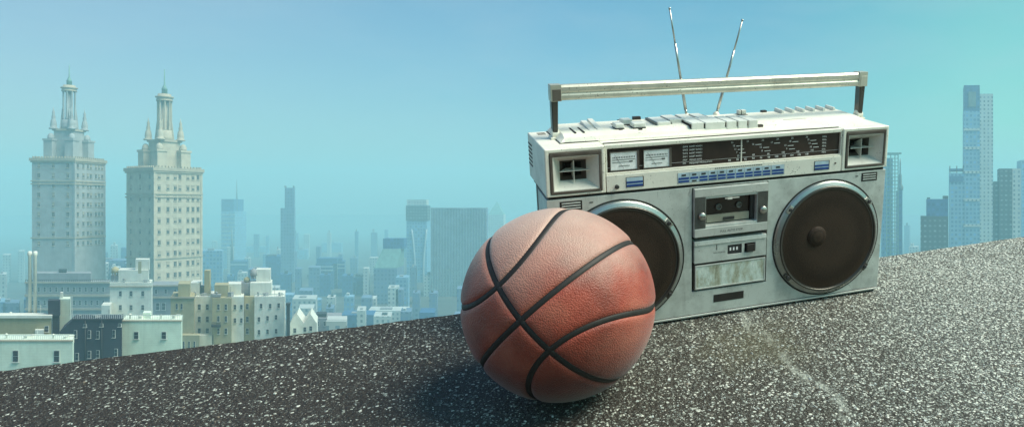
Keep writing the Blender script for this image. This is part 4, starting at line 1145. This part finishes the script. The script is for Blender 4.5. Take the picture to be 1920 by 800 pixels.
for mt, x0, x1, yt, Y, lab in fill:
    b = tower('city_block', lab, x0, x1, yt, Y, 24, x1 + 3, mt, cat='building')
    w = x1 - x0
    b.blk('roof_hut', x0 + w * .3, x0 + w * .6, yt - 4, yt, dy=6, D=8, mat='greystone')

# packed low rooftops of the middle distance: individually small, all alike
rf = random.Random(11)
MS = ['farwhite', 'farpale', 'farstone', 'farglass', 'farwhite', 'farstone']
def rooftops(x0, x1, rows):
    for Y, yt, n in rows:
        for i in range(n):
            cx = x0 + (x1 - x0) * (i + rf.uniform(.1, .9)) / n; wpx = rf.uniform(11, 26) * 620 / Y
            top = yt + rf.uniform(-13, 12)
            b = Bld('city_block', 'small hazy flat roofed block among the packed rooftops behind the roof edge', cx, cx + wpx, Y, rf.uniform(16, 26), cx + wpx + 2, 'building', 'packed rooftops in the middle distance')
            mt = rf.choice(MS)
            b.blk('wall', cx, cx + wpx, top, mat=mt)
            if rf.random() < .6:
                q_ = rf.uniform(.1, .5); b.blk('roof_hut', cx + wpx * q_, cx + wpx * (q_ + .3), top - rf.uniform(3, 7), top, dy=5, D=7, mat=rf.choice(('greystone', 'farwhite', 'darkmetal')))
rooftops(380, 930, [(1350, 442, 15), (1000, 474, 17), (760, 510, 18), (600, 552, 17), (480, 584, 11)])
rooftops(-70, 60, [(900, 480, 4), (620, 520, 4), (470, 560, 4)])
rooftops(166, 240, [(900, 470, 3), (600, 505, 3)])
rooftops(1655, 1930, [(1300, 432, 8), (900, 452, 8)])

# ---- far towers, right of the radio
b = Bld('lattice_tower', 'pale green scaffold-like tower close to the right edge of the radio', 1662, 1684, 620, 12, 1668, 'tower')
b.blk('core', 1664, 1674, 296, mat='farpale', D=9)
m = MB(); o = b.base
for x in (1662, 1670, 1678, 1684):
    p = at(x, 288, 619) - o; m.box(p.x - .35, p.x + .35, -1.4, -.7, 0, p.z)
y = 290
while y < 520:
    p, q_ = at(1662, y, 619) - o, at(1684, y, 619) - o
    m.box(p.x, q_.x, -1.3, -.8, p.z - .3, p.z + .3); y += 7
m.box((at(1660, 0, 619) - o).x, (at(1690, 0, 619) - o).x, -1.6, 1, (at(0, 289, 619) - o).z, (at(0, 286, 619) - o).z)
m.build('lattice', M['copper'], b.root)
b = tower('spired_tower', 'thin dark tower with a tapering lattice spire right of the radio', 1684, 1692, 357, 700, 10, 1688, 'farglass')
c = at(1688, 357, 705) - b.base; m = MB(); m.lathe([(2.6, 0), (2.9, 3), (1.6, 6), (1.4, 14), (.8, 16), (.7, 26), (.2, 30)], 8, tuple(c)); m.build('spire', M['steel'], b.root)
tower('dark_office_building', 'dark grey stepped office building left of the tallest blue tower', 1726, 1778, 405, 520, 22, 1776, 'fardark', 0, extra=[('upper_storey', 1737, 1778, 373, 405, 2, 18, 'farglass'), ('penthouse', 1738, 1744, 370, 373, 3, 8, 'fardark'), ('penthouse', 1768, 1778, 367, 373, 3, 8, 'fardark')])
tower('blue_glass_tower', 'light blue glass tower with an open top frame, shoulder to shoulder with the tallest', 1780, 1808, 324, 640, 26, 1806, 'farpale', 0, extra=[('crown', 1780, 1807, 316, 320, 1, 20, 'farglass'), ('crown_post', 1780, 1782, 311, 324, 1, 2, 'steel'), ('crown_post', 1793, 1795, 311, 324, 1, 2, 'steel'), ('crown_post', 1805, 1807, 311, 324, 1, 2, 'steel'), ('band', 1780, 1806, 330, 341, -.6, .5, 'farglass')])
b = tower('tall_glass_tower', 'tallest light blue glass tower with a dark cap, at the far right', 1807, 1837, 208, 640, 26, 1834, 'farpale', 0, extra=[('cap', 1807.5, 1837, 160, 207.6, .6, 24, 'farglass'), ('cap_screen', 1816, 1830, 172, 200, 0, .5, 'steel')])
b.blk('side_wing', 1837.3, 1862, 176, dy=8, D=16, mat='farwhite')
for yy in (240, 275, 320, 372, 420): b.blk('mechanical_band', 1806.6, 1837.2, yy, yy + 5, dy=-.5, D=.45, mat='farwhite')
tower('dark_office_building', 'dark teal office building at the far right edge beyond the tallest tower', 1873, 1898, 316, 560, 20, 1894, 'fardark', 0, extra=[('side_wing', 1863, 1873, 340, None, 1, 12, 'fardark'), ('side_wing', 1898.3, 1914, 316, None, 1.5, 16, 'farwhite')])
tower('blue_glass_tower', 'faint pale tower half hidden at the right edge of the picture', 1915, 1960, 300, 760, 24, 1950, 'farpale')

# ground sheet
m = MB(); m.box(-7000, 7000, -2000, 9000, -2, 0); g = m.build('ground', M['ground']); tag(g, 'city ground far below', 'ground', kind='structure')

# ------------------------------------------------------------------ air
HAZE = 0.00085
m = MB(); m.box(-2300, 2300, -60, 2600, -3, 215)
hz = m.build('haze', None) if False else None
me = bpy.data.meshes.new('haze'); me.from_pydata(m.v, [], m.f)
hm = bpy.data.materials.new('haze_air'); hm.use_nodes = True; nt = hm.node_tree
nt.nodes.remove(nt.nodes['Principled BSDF'])
pv = nd(nt, 'ShaderNodeVolumePrincipled'); pv.inputs['Color'].default_value = (.50, .90, 1, 1); pv.inputs['Density'].default_value = HAZE
pv.inputs['Anisotropy'].default_value = .0
nt.links.new(pv.outputs[0], nt.nodes['Material Output'].inputs['Volume'])
me.materials.append(hm); hz = bpy.data.objects.new('haze', me); C.objects.link(hz)
tag(hz, 'pale blue haze over the whole city', 'haze', kind='stuff')
hm.cycles.homogeneous_volume = True if hasattr(hm.cycles, 'homogeneous_volume') else None

# ------------------------------------------------------------------ light
sd = Vector((.60, -.17, .78)).normalized()      # towards the sun
sun = bpy.data.lights.new('sun', 'SUN'); sun.energy = 4.6; sun.angle = math.radians(34); sun.color = (1, .93, .79)
so = bpy.data.objects.new('sun', sun); C.objects.link(so); so.rotation_euler = sd.to_track_quat('Z', 'Y').to_euler(); so.location = (0, 0, 300)

w = bpy.data.worlds.new('World'); scene.world = w; w.use_nodes = True; nt = w.node_tree
bg = nt.nodes['Background']; bg.inputs['Strength'].default_value = .15
sky = nd(nt, 'ShaderNodeTexSky'); sky.sky_type = 'NISHITA'; sky.sun_disc = False
sky.sun_elevation = math.asin(sd.z); sky.sun_rotation = math.atan2(sd.x, sd.y)
sky.air_density = 1.4; sky.dust_density = 1.0; sky.ozone_density = 2.0
tc = nd(nt, 'ShaderNodeTexCoord').outputs['Generated']
sp = nd(nt, 'ShaderNodeSeparateXYZ'); nt.links.new(tc, sp.inputs[0])
# the sky runs from a mauve blue on the left to sea green on the right, with thin high cloud
tint = ramp(nt, mth(nt, 'MULTIPLY_ADD', sp.outputs[0], .5, .5), [(.15, (.54, .57, .67)), (.42, (.37, .60, .73)), (.56, (.30, .62, .69)), (.68, (.40, .84, .66))])
c = mix(nt, 1.0, sky.outputs[0], tint, 'MULTIPLY')
mp = nd(nt, 'ShaderNodeMapping'); mp.inputs['Scale'].default_value = (2, 2, 7); nt.links.new(tc, mp.inputs[0])
cl = ramp(nt, noise(nt, mp.outputs[0], 1.3, 6, .6), [(.45, (0, 0, 0)), (.8, (1, 1, 1))])
c = mix(nt, mth(nt, 'MULTIPLY', cl, .35), c, (3.2, 3.6, 4.2))
nt.links.new(c, bg.inputs[0])

# ------------------------------------------------------------------ camera
cam = bpy.data.cameras.new('camera'); co = bpy.data.objects.new('camera', cam); C.objects.link(co); scene.camera = co
co.location = CAM; co.rotation_euler = (math.radians(90), 0, 0)
cam.sensor_width = 36; cam.lens = 36 * F / 1920
cam.shift_x = (960 - PX) / 1920; cam.shift_y = (PY - 400) / 1920
cam.clip_start = .05; cam.clip_end = 20000

scene.render.resolution_x = 1024; scene.render.resolution_y = 426
scene.view_settings.view_transform = 'Standard'; scene.view_settings.look = 'None'
scene.view_settings.exposure = .22; scene.view_settings.gamma = 1; scene.view_settings.use_curve_mapping = False
scene.cycles.volume_bounces = 4
